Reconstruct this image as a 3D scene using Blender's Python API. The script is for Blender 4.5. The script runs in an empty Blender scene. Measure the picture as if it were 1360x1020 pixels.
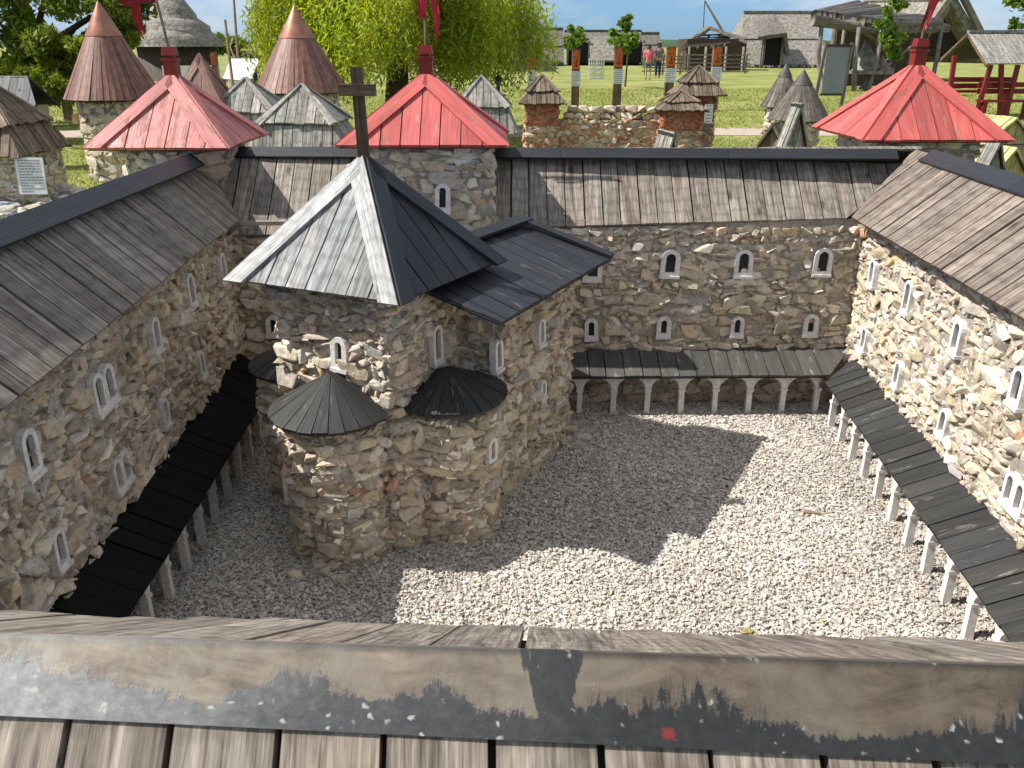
import bpy, bmesh, math, random
import numpy as np
from mathutils import Vector, Matrix

R = math.radians
SC = bpy.context.scene
COL = SC.collection
rng = random.Random(7)
nrg = np.random.default_rng(11)

# ------------------------------------------------------------------ camera
FPX, EYE = 1100.0, 1.6
PITCH = math.atan(450 / FPX)
def at(px, py, Y):
    """world point at distance Y seen at photo pixel px, py"""
    u, v = (px - 680) / FPX, (510 - py) / FPX
    c, s = math.cos(PITCH), math.sin(PITCH)
    r = (u, c + v * s, -s + v * c)
    t = Y / r[1]
    return Vector((r[0] * t, Y, EYE + r[2] * t))
def ground(px, py):
    u, v = (px - 680) / FPX, (510 - py) / FPX
    c, s = math.cos(PITCH), math.sin(PITCH)
    t = -EYE / (-s + v * c)
    return Vector((u * t, (c + v * s) * t, 0))

cd = bpy.data.cameras.new("camera")
cam = bpy.data.objects.new("camera", cd); COL.objects.link(cam)
cam.location = (0, 0, EYE); cam.rotation_euler = (math.pi / 2 - PITCH, 0, 0)
cd.sensor_width = 36; cd.lens = 36 * FPX / 1360
cd.clip_start = 0.02; cd.clip_end = 6000
cd.dof.use_dof = True; cd.dof.focus_distance = 3.2; cd.dof.aperture_fstop = 30
SC.camera = cam

# ------------------------------------------------------------------ light
AZ, EL = R(1.5), R(49)
SUND = Vector((math.cos(AZ) * math.cos(EL), math.sin(AZ) * math.cos(EL), -math.sin(EL)))
ld = bpy.data.lights.new("sun", 'SUN'); ld.energy = 5.0; ld.angle = R(0.5); ld.color = (1, .955, .88)
sun = bpy.data.objects.new("sun", ld); COL.objects.link(sun)
sun.rotation_euler = SUND.to_track_quat('-Z', 'Y').to_euler()
W = bpy.data.worlds.new("World"); SC.world = W; W.use_nodes = True
nt = W.node_tree; nt.nodes.clear()
def N(nt, t, **kw):
    n = nt.nodes.new(t)
    for k, v in kw.items():
        if k.startswith('i_'): n.inputs[k[2:].replace('_', ' ')].default_value = v
        else: setattr(n, k, v)
    return n
L = lambda nt, a, b: nt.links.new(a, b)
sky = N(nt, 'ShaderNodeTexSky', sky_type='NISHITA', sun_disc=False, sun_elevation=EL,
        sun_rotation=math.atan2(-SUND.x, -SUND.y), altitude=300, air_density=1.0, dust_density=.1, ozone_density=2.5)
geo = N(nt, 'ShaderNodeTexCoord')
mp = N(nt, 'ShaderNodeMapping'); mp.inputs['Scale'].default_value = (1, 1, 3.2)
L(nt, geo.outputs['Generated'], mp.inputs[0])
cn = N(nt, 'ShaderNodeTexNoise', i_Scale=3.2, i_Detail=8., i_Roughness=.6)
L(nt, mp.outputs[0], cn.inputs['Vector'])
cr = N(nt, 'ShaderNodeValToRGB'); cr.color_ramp.elements[0].position = .48; cr.color_ramp.elements[1].position = .74
cr.color_ramp.elements[1].color = (.75, .75, .75, 1)
L(nt, cn.outputs['Fac'], cr.inputs[0])
mx = N(nt, 'ShaderNodeMixRGB'); mx.inputs[2].default_value = (7.6, 7.5, 7.3, 1)
L(nt, cr.outputs[0], mx.inputs[0]); L(nt, sky.outputs[0], mx.inputs[1])
sepz = N(nt, 'ShaderNodeSeparateXYZ'); L(nt, geo.outputs['Generated'], sepz.inputs[0])
zr = N(nt, 'ShaderNodeMapRange'); zr.inputs[1].default_value = 0; zr.inputs[2].default_value = .22; L(nt, sepz.outputs[2], zr.inputs[0])
tint = N(nt, 'ShaderNodeMixRGB'); tint.inputs[1].default_value = (.27, .5, .95, 1); tint.inputs[2].default_value = (1, .985, .96, 1); L(nt, zr.outputs[0], tint.inputs[0])
tm = N(nt, 'ShaderNodeMixRGB', blend_type='MULTIPLY'); tm.inputs[0].default_value = 1; L(nt, sky.outputs[0], tm.inputs[1]); L(nt, tint.outputs[0], tm.inputs[2]); L(nt, tm.outputs[0], mx.inputs[1])
zc = N(nt, 'ShaderNodeMapRange'); zc.inputs[1].default_value = .15; zc.inputs[2].default_value = .6; zc.inputs[3].default_value = 0.; zc.inputs[4].default_value = .55; L(nt, sepz.outputs[2], zc.inputs[0])
cm = N(nt, 'ShaderNodeMath', operation='MAXIMUM'); L(nt, cr.outputs[0], cm.inputs[0]); L(nt, zc.outputs[0], cm.inputs[1]); L(nt, cm.outputs[0], mx.inputs[0])
bg = N(nt, 'ShaderNodeBackground', i_Strength=.092)
L(nt, mx.outputs[0], bg.inputs[0])
L(nt, bg.outputs[0], N(nt, 'ShaderNodeOutputWorld').inputs[0])
SC.view_settings.view_transform = 'Standard'; SC.view_settings.look = 'None'
SC.view_settings.exposure = .5; SC.view_settings.gamma = 1

# ------------------------------------------------------------------ materials
def mat(name):
    m = bpy.data.materials.new(name); m.use_nodes = True
    t = m.node_tree; b = t.nodes['Principled BSDF']
    return m, t, b
def noise(t, vec, scale, detail=4., rough=.55, dist=0.):
    n = N(t, 'ShaderNodeTexNoise', i_Scale=scale, i_Detail=detail, i_Roughness=rough, i_Distortion=dist)
    if vec is not None: L(t, vec, n.inputs['Vector'])
    return n.outputs['Fac']
def ramp(t, fac, stops):
    r = N(t, 'ShaderNodeValToRGB'); e = r.color_ramp.elements
    while len(e) < len(stops): e.new(.5)
    for i, (p, c) in enumerate(stops):
        e[i].position = p; e[i].color = tuple(c) + (1,) if len(c) == 3 else c
    L(t, fac, r.inputs[0]); return r.outputs[0]
def mixc(t, fac, a, b, mode='MIX'):
    m = N(t, 'ShaderNodeMixRGB', blend_type=mode)
    for s, v in ((0, fac), (1, a), (2, b)):
        if hasattr(v, 'is_linked') or hasattr(v, 'links'): L(t, v, m.inputs[s])
        else: m.inputs[s].default_value = v if s == 0 else (tuple(v) + (1,))[:4]
    return m.outputs[0]
def math_(t, op, a, b=0.):
    m = N(t, 'ShaderNodeMath', operation=op)
    for s, v in ((0, a), (1, b)):
        if hasattr(v, 'links'): L(t, v, m.inputs[s])
        else: m.inputs[s].default_value = v
    return m.outputs[0]
def bump(t, b, h, strength=.5, dist=.01):
    n = N(t, 'ShaderNodeBump', i_Strength=strength, i_Distance=dist)
    L(t, h, n.inputs['Height']); L(t, n.outputs[0], b.inputs['Normal'])
def attr(t, name='Col'):
    return N(t, 'ShaderNodeAttribute', attribute_name=name).outputs['Color']
def scaled_uv(t, sx, sy):
    tc = N(t, 'ShaderNodeTexCoord'); m = N(t, 'ShaderNodeMapping')
    m.inputs['Scale'].default_value = (sx, sy, 1); L(t, tc.outputs['UV'], m.inputs[0]); return m.outputs[0]
def objco(t):
    return N(t, 'ShaderNodeTexCoord').outputs['Object']

def wood(name, dark, mid, light, paint=None, pcover=.5, rough=.75, grain=1., k=1., pr=.4, spec=.35):
    """weathered plank: u across, v along the grain (metres, random offset per plank)"""
    m, t, b = mat(name)
    g1 = noise(t, scaled_uv(t, 150 * k, 5 * k), 1, 6, .65, .6)
    g2 = noise(t, scaled_uv(t, 38 * k, 3 * k), 1, 5, .6, 1.5)
    g3 = noise(t, scaled_uv(t, 15 * k, 2.2 * k), 1, 4, .6, .5)
    # growth rings pulled into long cathedral shapes
    wv = N(t, 'ShaderNodeTexWave', wave_type='RINGS', i_Scale=14., i_Distortion=3.5, i_Detail=3.)
    L(t, scaled_uv(t, 3.2 * k, .35 * k), wv.inputs['Vector'])
    base = ramp(t, g2, [(.3, dark), (.5, mid), (.7, light)])
    fine = ramp(t, g1, [(.33, (.28, .27, .26)), (.5, (.95, .95, .95)), (.68, (1.3, 1.3, 1.3))])
    base = mixc(t, .8 * grain, base, fine, 'MULTIPLY')
    ring = ramp(t, wv.outputs['Fac'], [(.0, (.62, .6, .58)), (.35, (1, 1, 1))])
    base = mixc(t, .55 * grain, base, ring, 'MULTIPLY')
    blot = ramp(t, g3, [(.32, (.6, .58, .56)), (.6, (1.1, 1.08, 1.05))])
    base = mixc(t, .75, base, blot, 'MULTIPLY')
    # knots
    vo = N(t, 'ShaderNodeTexVoronoi', i_Scale=1.); L(t, scaled_uv(t, 9 * k, 4.2 * k), vo.inputs['Vector'])
    kn = ramp(t, vo.outputs['Distance'], [(.05, (.22, .16, .12)), (.16, (1, 1, 1))])
    base = mixc(t, .85 if paint is None else .3, base, kn, 'MULTIPLY')
    h = g1
    if paint is not None:
        pm = noise(t, scaled_uv(t, 26 * k, 7 * k), 1, 8, .7, .4)
        msk = ramp(t, pm, [(pcover - .02, (1, 1, 1)), (pcover + .02, (0, 0, 0))])
        pc = mixc(t, .8, paint, ramp(t, g3, [(.3, (.72, .72, .72)), (.7, (1.2, 1.2, 1.2))]), 'MULTIPLY')
        pc = mixc(t, .45, pc, fine, 'MULTIPLY')
        base = mixc(t, msk, base, pc)
        rr = N(t, 'ShaderNodeMapRange'); L(t, msk, rr.inputs[0]); rr.inputs[3].default_value = rough; rr.inputs[4].default_value = pr
        L(t, rr.outputs[0], b.inputs['Roughness'])
    else:
        b.inputs['Roughness'].default_value = rough
    base = mixc(t, 1., base, attr(t), 'MULTIPLY')
    L(t, base, b.inputs['Base Color'])
    b.inputs['Specular IOR Level'].default_value = spec
    bump(t, b, h, .55 * grain, .004 / k)
    return m

M = {}
M['wood_left'] = wood('weathered_grey_boards', (.12, .106, .092), (.25, .225, .197), (.39, .355, .315))
M['wood_back'] = wood('pale_weathered_boards', (.14, .12, .1), (.28, .245, .21), (.42, .375, .33))
M['wood_right'] = wood('brown_weathered_boards', (.115, .093, .077), (.23, .19, .16), (.35, .3, .255))
M['wood_near'] = wood('tan_boards', (.1, .082, .068), (.225, .19, .16), (.36, .315, .272), k=1.5)
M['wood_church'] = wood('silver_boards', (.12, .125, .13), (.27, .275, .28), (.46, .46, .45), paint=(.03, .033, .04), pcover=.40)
M['wood_grey'] = wood('old_silver_boards', (.13, .125, .115), (.3, .29, .265), (.46, .44, .41), k=.6)
M['wood_shingle'] = wood('grey_brown_boards', (.07, .058, .047), (.16, .138, .115), (.26, .23, .195), k=.5)
M['wood_tan'] = wood('small_brown_boards', (.09, .065, .045), (.2, .15, .11), (.3, .24, .18), k=.5)
M['wood_cone'] = wood('reddish_brown_boards', (.12, .05, .035), (.24, .105, .075), (.36, .18, .13), k=.45, rough=.5, spec=.5)
M['black_paint_shaded'] = wood('black_painted_boards_shaded', (.02, .018, .016), (.03, .028, .026), (.05, .048, .045), paint=(.004, .004, .005), pcover=.72, pr=.6, spec=.15)  # black paint taken deeper: shade of the left arcade roof put into colour
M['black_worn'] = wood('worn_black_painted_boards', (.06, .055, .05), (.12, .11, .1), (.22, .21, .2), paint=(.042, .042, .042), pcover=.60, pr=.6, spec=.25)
M['grey_worn'] = wood('worn_grey_boards', (.08, .075, .07), (.16, .15, .14), (.26, .25, .235), paint=(.085, .082, .076), pcover=.58, pr=.6, spec=.25)
M['black_and_shaded'] = wood('black_and_shaded_boards', (.04, .045, .055), (.07, .075, .085), (.15, .15, .16), paint=(.026, .029, .036), pcover=.60, pr=.5)  # church roof shade put into colour; also used for plain black roofs
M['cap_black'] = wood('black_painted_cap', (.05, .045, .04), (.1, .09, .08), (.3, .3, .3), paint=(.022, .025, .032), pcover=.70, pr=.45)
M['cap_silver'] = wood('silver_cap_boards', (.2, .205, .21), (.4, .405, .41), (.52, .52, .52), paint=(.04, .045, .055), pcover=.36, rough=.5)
M['red_paint'] = wood('red_painted_boards', (.34, .09, .075), (.46, .16, .13), (.55, .27, .23), paint=(.5, .105, .095), pcover=.58, grain=.6, pr=.55, spec=.35)
M['red_glare_pale'] = wood('faded_red_boards_with_glare', (.33, .13, .11), (.46, .2, .17), (.55, .32, .28), paint=(.48, .13, .125), pcover=.52, grain=.65, pr=.42, spec=.5)  # faded paint, coloured paler still for the sun's glare
M['red_deep'] = wood('deep_red_wood', (.1, .01, .01), (.18, .02, .02), (.25, .04, .03), paint=(.22, .018, .016), pcover=.7, k=.6)
M['dark_wood'] = wood('dark_wood', (.03, .02, .013), (.075, .05, .033), (.13, .09, .06), k=.8)
M['cross_wood'] = wood('weathered_brown_wood', (.05, .032, .02), (.12, .08, .05), (.2, .14, .095), k=.8)
M['post_wood'] = wood('brown_post_wood', (.08, .05, .03), (.16, .1, .06), (.25, .17, .11), k=.2)
M['log_wood'] = wood('grey_log_wood', (.1, .09, .075), (.22, .195, .165), (.33, .3, .26), k=.15)
M['yellow_wood'] = wood('yellow_boards', (.4, .33, .13), (.52, .44, .2), (.6, .52, .28), k=.4)

def stone_mat(name, tint=(1, 1, 1), sc=1.):
    m, t, b = mat(name)
    o = objco(t)
    n1 = noise(t, o, 45 * sc, 8, .68); n2 = noise(t, o, 14 * sc, 4, .6)
    c = mixc(t, .8, attr(t), ramp(t, n1, [(.3, (.42, .4, .38)), (.47, (1, 1, 1)), (.7, (1.3, 1.28, 1.25))]), 'MULTIPLY')
    c = mixc(t, .7, c, ramp(t, n2, [(.35, (.7, .66, .62)), (.6, (1.05, 1.05, 1.05))]), 'MULTIPLY')
    c = mixc(t, 1., c, tint, 'MULTIPLY')
    L(t, c, b.inputs['Base Color']); b.inputs['Roughness'].default_value = .9
    b.inputs['Specular IOR Level'].default_value = .2
    bump(t, b, n1, 1., .009 / sc)
    return m
M['stone'] = stone_mat('rubble_stone')
M['mortar'] = stone_mat('lime_mortar', (.95, .93, .9), 1.6)
M['gravel'] = stone_mat('limestone_gravel', (1, 1, 1), 3)
M['far_stone'] = stone_mat('far_rubble_stone', (1, 1, 1), .5)
def plain(name, c, rough=.7, var=.3, sc=20., spec=.3, metal=0., bmp=.3, bd=.003):
    m, t, b = mat(name)
    n = noise(t, objco(t), sc, 7, .62)
    v = ramp(t, n, [(.3, (1 - var,) * 3), (.65, (1 + var * .35,) * 3)])
    L(t, mixc(t, 1., c, v, 'MULTIPLY'), b.inputs['Base Color'])
    b.inputs['Roughness'].default_value = rough; b.inputs['Specular IOR Level'].default_value = spec
    b.inputs['Metallic'].default_value = metal
    if bmp: bump(t, b, n, bmp, bd)
    return m
M['plaster'] = plain('white_plaster', (.74, .72, .7), .8, .28, 60, bd=.002)
M['recess'] = plain('window_shade_backing', (.04, .038, .036), .9, .3, 40)  # dark colour stands in for shade inside the window openings
M['dark'] = plain('doorway_shade_colour', (.014, .013, .012), .9, .3, 20)  # near-black stand-in for the shade inside open doorways
M['metal_grey'] = plain('grey_sheet_metal', (.12, .112, .1), .7, .3, 12, metal=.6)
M['metal_copper'] = plain('brown_sheet_metal', (.42, .2, .14), .42, .3, 7, metal=.55)
M['black_iron'] = plain('black_iron', (.015, .015, .016), .5, .2, 30)
M['flag'] = plain('dark_red_cloth', (.26, .018, .026), .8, .25, 30)
M['flag_bright'] = plain('red_cloth', (.48, .04, .05), .75, .25, 30)
M['paper'] = plain('white_paper', (.72, .73, .74), .6, .08, 10, bmp=0)
M['ink'] = plain('grey_print', (.28, .28, .3), .7, .1, 10, bmp=0)
M['orange'] = plain('orange_painted_wood', (.6, .13, .025), .6, .45, 14, bd=.01)
M['thatch'] = wood('grey_thatch', (.09, .082, .07), (.2, .185, .16), (.3, .28, .25), k=.12, rough=.95)
M['thatch_dark'] = wood('dark_thatch', (.06, .052, .045), (.12, .105, .09), (.2, .18, .155), k=.12, rough=.95)
M['thatch'] = plain('grey_thatch', (.3, .275, .24), .95, .6, 5, bmp=.9, bd=.15)
M['thatch_dark'] = plain('dark_thatch', (.17, .155, .135), .95, .6, 5, bmp=.9, bd=.15)
M['canvas'] = plain('white_canvas', (.72, .7, .66), .9, .1, 6)
M['board_face'] = plain('blue_grey_printed_board', (.25, .28, .32), .45, .2, 3, bmp=0)
M['skin'] = plain('skin', (.5, .3, .22), .6, .1, 20, bmp=0)
M['pink_cloth'] = plain('pink_cloth', (.75, .12, .2), .8, .2, 20)
M['navy_cloth'] = plain('navy_cloth', (.03, .04, .09), .8, .2, 20)
M['grey_cloth'] = plain('grey_cloth', (.15, .15, .16), .8, .2, 20)
M['hair'] = plain('dark_hair', (.03, .02, .015), .6, .2, 60)
M['bark'] = plain('rough_bark', (.09, .065, .045), .95, .5, 14, bd=.03)
def leafmat(name, c1, c2, trans=.35):
    m, t, b = mat(name)
    o = objco(t)
    c = mixc(t, noise(t, o, 1.3, 3), c1, c2)
    c = mixc(t, 1., c, attr(t), 'MULTIPLY')
    L(t, c, b.inputs['Base Color']); b.inputs['Roughness'].default_value = .55; b.inputs['Specular IOR Level'].default_value = .3
    tr = N(t, 'ShaderNodeBsdfTranslucent'); L(t, mixc(t, 1., c, (1.3, 1.25, .6), 'MULTIPLY'), tr.inputs[0])
    ms = N(t, 'ShaderNodeMixShader'); ms.inputs[0].default_value = trans
    L(t, b.outputs[0], ms.inputs[1]); L(t, tr.outputs[0], ms.inputs[2])
    L(t, ms.outputs[0], t.nodes['Material Output'].inputs[0])
    return m
M['willow_leaf'] = leafmat('willow_leaves', (.26, .34, .035), (.4, .46, .06), .5)
M['dark_leaf'] = leafmat('green_leaves', (.08, .13, .018), (.21, .26, .035), .45)
M['fresh_leaf'] = leafmat('fresh_leaves', (.12, .21, .03), (.17, .28, .045), .45)
M['grass_blade'] = leafmat('grass_blades', (.21, .25, .06), (.31, .33, .1), .3)

def ground_mat():
    m, t, b = mat('lawn')
    o = objco(t)
    a = noise(t, o, .5, 4, .6); f = noise(t, o, 9, 8, .75); g = noise(t, o, 60, 4, .7)
    c = ramp(t, a, [(.33, (.17, .21, .055)), (.52, (.26, .285, .1)), (.68, (.37, .35, .17))])
    c = mixc(t, .75, c, ramp(t, f, [(.35, (.55, .6, .5)), (.6, (1.2, 1.15, 1.05))]), 'MULTIPLY')
    c = mixc(t, .6, c, ramp(t, g, [(.35, (.55, .55, .5)), (.6, (1.15, 1.15, 1.1))]), 'MULTIPLY')
    L(t, c, b.inputs['Base Color']); b.inputs['Roughness'].default_value = .95; b.inputs['Specular IOR Level'].default_value = .1
    bump(t, b, f, .6, .04)
    return m
M['lawn'] = ground_mat()
M['path'] = plain('sandy_path', (.42, .34, .28), .95, .3, 8)
M['hill'] = plain('far_wooded_hill', (.05, .085, .04), 1., .5, .12, bd=1.)
M['gravel_bed'] = plain('gravel_bed', (.45, .43, .4), .95, .6, 70, bmp=.8, bd=.01)

def peel_mat():
    """ridge board close to the lens: grey-black paint, lighter leftward for sun sheen, peeled off its upper half, droppings, one red paint spot"""
    m, t, b = mat('peeling_ridge_board')
    tc = N(t, 'ShaderNodeTexCoord'); sep = N(t, 'ShaderNodeSeparateXYZ'); L(t, tc.outputs['UV'], sep.inputs[0])
    U, V = sep.outputs[0], sep.outputs[1]           # u metres along, v 0 (ridge) .. 1 (lower edge)
    uv2 = scaled_uv(t, 1, .06)
    big = noise(t, uv2, 7, 3, .5, .3); med = noise(t, scaled_uv(t, 1, .02), 48, 7, .72, .35); fin = noise(t, uv2, 330, 5, .7)
    grain = noise(t, scaled_uv(t, 11, 2.6), 1, 8, .7, 1.0); streak = noise(t, scaled_uv(t, 14, .02 * 60), 1, 6, .7, .3)
    lim = math_(t, 'ADD', math_(t, 'MULTIPLY', big, 2.2), math_(t, 'MULTIPLY', med, 1.15))
    lim = math_(t, 'ADD', lim, math_(t, 'MULTIPLY', fin, .2))
    lim = math_(t, 'SUBTRACT', lim, 1.3)
    d = math_(t, 'ADD', math_(t, 'SUBTRACT', lim, V), .5)
    notch = ramp(t, math_(t, 'ADD', math_(t, 'MULTIPLY', math_(t, 'ABSOLUTE', math_(t, 'SUBTRACT', U, .533)), 26.), math_(t, 'ADD', math_(t, 'MULTIPLY', V, .9), math_(t, 'MULTIPLY', med, .3))), [(.8, (.75, .75, .75)), (.98, (0, 0, 0))])
    d = math_(t, 'SUBTRACT', d, notch)
    msk = ramp(t, d, [(.46, (0, 0, 0)), (.485, (.35, .35, .35)), (.53, (.82, .82, .82)), (.66, (1, 1, 1))])
    lip = ramp(t, math_(t, 'ADD', V, math_(t, 'MULTIPLY', fin, .04)), [(.02, (.25, .25, .25)), (.08, (1, 1, 1))])
    msk = mixc(t, 1., msk, lip, 'MULTIPLY')
    wd = ramp(t, grain, [(.3, (.09, .072, .058)), (.5, (.215, .178, .143)), (.7, (.34, .3, .25))])
    wd = mixc(t, .5, wd, ramp(t, streak, [(.35, (.5, .48, .46)), (.6, (1.15, 1.15, 1.15))]), 'MULTIPLY')
    film = ramp(t, noise(t, uv2, 16, 6, .65), [(.46, (0, 0, 0)), (.62, (.75, .75, .75))])
    wd = mixc(t, film, wd, (.27, .255, .222))
    wd = mixc(t, 1., wd, ramp(t, math_(t, 'ADD', U, math_(t, 'MULTIPLY', noise(t, uv2, 6, 3), .3)), [(.12, (1.5, 1.5, 1.52)), (.4, (.95, .93, .9)), (.7, (.6, .57, .52)), (1., (.42, .385, .345))]), 'MULTIPLY')
    ch = ramp(t, math_(t, 'ADD', math_(t, 'MULTIPLY', U, 1.0), math_(t, 'MULTIPLY', noise(t, uv2, 30, 6, .7), .3)),
              [(.12, (.36, .355, .35)), (.32, (.19, .19, .195)), (.5, (.065, .065, .068)), (.75, (.021, .021, .022))])  # left end of the paint lightened as a glossy sun reflection
    ch = mixc(t, .6, ch, ramp(t, noise(t, uv2, 90, 6, .75), [(.35, (.6, .6, .6)), (.6, (1.25, 1.25, 1.25)), (.72, (2.3, 2.3, 2.3))]), 'MULTIPLY')
    wob = N(t, 'ShaderNodeVectorMath', operation='ADD'); wn = N(t, 'ShaderNodeTexNoise', i_Scale=120., i_Detail=3.); L(t, uv2, wn.inputs['Vector'])
    wsc = N(t, 'ShaderNodeVectorMath', operation='SCALE'); L(t, wn.outputs['Color'], wsc.inputs[0]); wsc.inputs['Scale'].default_value = .011
    L(t, uv2, wob.inputs[0]); L(t, wsc.outputs[0], wob.inputs[1])
    vo = N(t, 'ShaderNodeTexVoronoi', i_Scale=75., i_Randomness=1.); L(t, wob.outputs[0], vo.inputs['Vector'])
    pick_ = ramp(t, noise(t, uv2, 34, 3), [(.5, (0, 0, 0)), (.56, (1, 1, 1))])
    spk = mixc(t, 1., ramp(t, vo.outputs['Distance'], [(.1, (.8, .8, .8)), (.22, (0, 0, 0))]), pick_, 'MULTIPLY')
    paint = mixc(t, spk, ch, (.42, .42, .4))
    c = mixc(t, msk, paint, wd)
    du = math_(t, 'ABSOLUTE', math_(t, 'SUBTRACT', U, .626)); dv = math_(t, 'ABSOLUTE', math_(t, 'SUBTRACT', V, .80))
    dd = math_(t, 'MAXIMUM', math_(t, 'MULTIPLY', du, 112.), math_(t, 'MULTIPLY', dv, 7.)); dd = math_(t, 'ADD', dd, math_(t, 'MULTIPLY', noise(t, uv2, 170, 5, .7), 1.25))
    red = ramp(t, math_(t, 'MULTIPLY', dd, .5), [(.5, (.85, .85, .85)), (.64, (0, 0, 0))])
    c = mixc(t, red, c, (.2, .02, .022))
    L(t, c, b.inputs['Base Color'])
    b.inputs['Roughness'].default_value = .5; b.inputs['Specular IOR Level'].default_value = .4
    bump(t, b, mixc(t, .5, med, msk), .5, .002)
    return m
M['peel'] = peel_mat()

# ------------------------------------------------------------------ mesh builder
class MB:
    def __init__(s):
        s.V = []; s.nv = 0; s.C = []; s.lv = []; s.lt = []; s.uv = []; s.mi = []; s.sm = []
    def add(s, verts, faces, uvs=None, col=(1, 1, 1), mat=0, smooth=False):
        verts = np.asarray([tuple(v) for v in verts], float)
        s.V.append(verts); s.C.append(np.tile(np.array(tuple(col) + (1.,)), (len(verts), 1)))
        for i, f in enumerate(faces):
            s.lv.append(np.asarray(f, np.int64) + s.nv); s.lt.append([len(f)])
            s.uv.append(np.asarray(uvs[i], float) if uvs is not None else np.zeros((len(f), 2)))
        s.mi.append(np.full(len(faces), mat)); s.sm.append(np.full(len(faces), smooth)); s.nv += len(verts)
    def tris(s, V, T, C, mat=0, smooth=False, uv=None):
        s.V.append(V); s.C.append(C); s.lv.append((T + s.nv).ravel()); s.lt.append(np.full(len(T), T.shape[1]))
        s.uv.append(np.zeros((T.size, 2)) if uv is None else uv)
        s.mi.append(np.full(len(T), mat)); s.sm.append(np.full(len(T), smooth)); s.nv += len(V)
    def build(s, name, mats, parent=None, label=None):
        me = bpy.data.meshes.new(name)
        V = np.concatenate(s.V)
        if parent is not None: V = V - np.array(ROOT[parent.name])
        lv = np.concatenate(s.lv); lt = np.concatenate(s.lt).astype(np.int64)
        me.vertices.add(len(V)); me.vertices.foreach_set('co', V.astype(np.float32).ravel())
        me.loops.add(len(lv)); me.loops.foreach_set('vertex_index', lv.astype(np.int32))
        me.polygons.add(len(lt)); st = np.concatenate([[0], np.cumsum(lt)[:-1]])
        me.polygons.foreach_set('loop_start', st.astype(np.int32)); me.polygons.foreach_set('loop_total', lt.astype(np.int32))
        me.polygons.foreach_set('material_index', np.concatenate(s.mi).astype(np.int32))
        me.polygons.foreach_set('use_smooth', np.concatenate(s.sm).astype(bool))
        me.update(calc_edges=True)
        u = me.uv_layers.new(name='UVMap'); u.data.foreach_set('uv', np.concatenate(s.uv).astype(np.float32).ravel())
        a = me.attributes.new('Col', 'FLOAT_COLOR', 'POINT'); a.data.foreach_set('color', np.concatenate(s.C).astype(np.float32).ravel())
        me.validate()
        for m in (mats if isinstance(mats, (list, tuple)) else [mats]): me.materials.append(M[m])
        o = bpy.data.objects.new(name, me); COL.objects.link(o)
        if parent is not None:
            o.parent = parent; ROOT[o.name] = ROOT[parent.name]
        else: ROOT[o.name] = (0, 0, 0)
        if label: o['label'] = label
        return o
ROOT = {}
def thing(name, label, cat, loc=(0, 0, 0), group=None, kind=None):
    o = bpy.data.objects.new(name, None); COL.objects.link(o); o.location = loc
    o.empty_display_size = .1
    o['label'] = label; o['category'] = cat
    if group: o['group'] = group
    if kind: o['kind'] = kind
    ROOT[o.name] = tuple(loc); return o
def tag(o, label, cat, group=None, kind=None):
    o['label'] = label; o['category'] = cat
    if group: o['group'] = group
    if kind: o['kind'] = kind
    return o
def structure(o): o['kind'] = 'structure'; return o

def vec(a): return Vector(a)
def box(mb, c, ax, ay, az, hx, hy, hz, mat=0, col=(1, 1, 1), taper=1.):
    """box centred at c; ax, ay, az unit axes; grain runs along az"""
    c, ax, ay, az = map(vec, (c, ax, ay, az)); vs = []
    for sz in (-1, 1):
        k = 1 if sz < 0 else taper
        for sx, sy in ((-1, -1), (1, -1), (1, 1), (-1, 1)):
            vs.append(c + ax * hx * sx * k + ay * hy * sy * k + az * hz * sz)
    fs = [(3, 2, 1, 0), (4, 5, 6, 7)] + [(i, (i + 1) % 4, 4 + (i + 1) % 4, 4 + i) for i in range(4)]
    o = rng.random() * 9
    uv = [[(o, o), (o + 2 * hx, o), (o + 2 * hx, o + 2 * hy), (o, o + 2 * hy)]] * 2
    for i in range(4):
        w = 2 * (hx if i % 2 == 0 else hy)
        uv.append([(o, o), (o + w, o), (o + w, o + 2 * hz), (o, o + 2 * hz)])
    mb.add(vs, fs, uv, col, mat)
X, Y_, Z_ = Vector((1, 0, 0)), Vector((0, 1, 0)), Vector((0, 0, 1))
def beam(mb, a, b, w, h=None, mat=0, col=(1, 1, 1), taper=1.):
    a, b = vec(a), vec(b); d = (b - a); l = d.length; d.normalize()
    up = Z_ if abs(d.z) < .9 else Y_
    sx = d.cross(up).normalized(); sy = sx.cross(d)
    box(mb, (a + b) / 2, sx, sy, d, w / 2, (h or w) / 2, l / 2, mat, col, taper)
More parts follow.
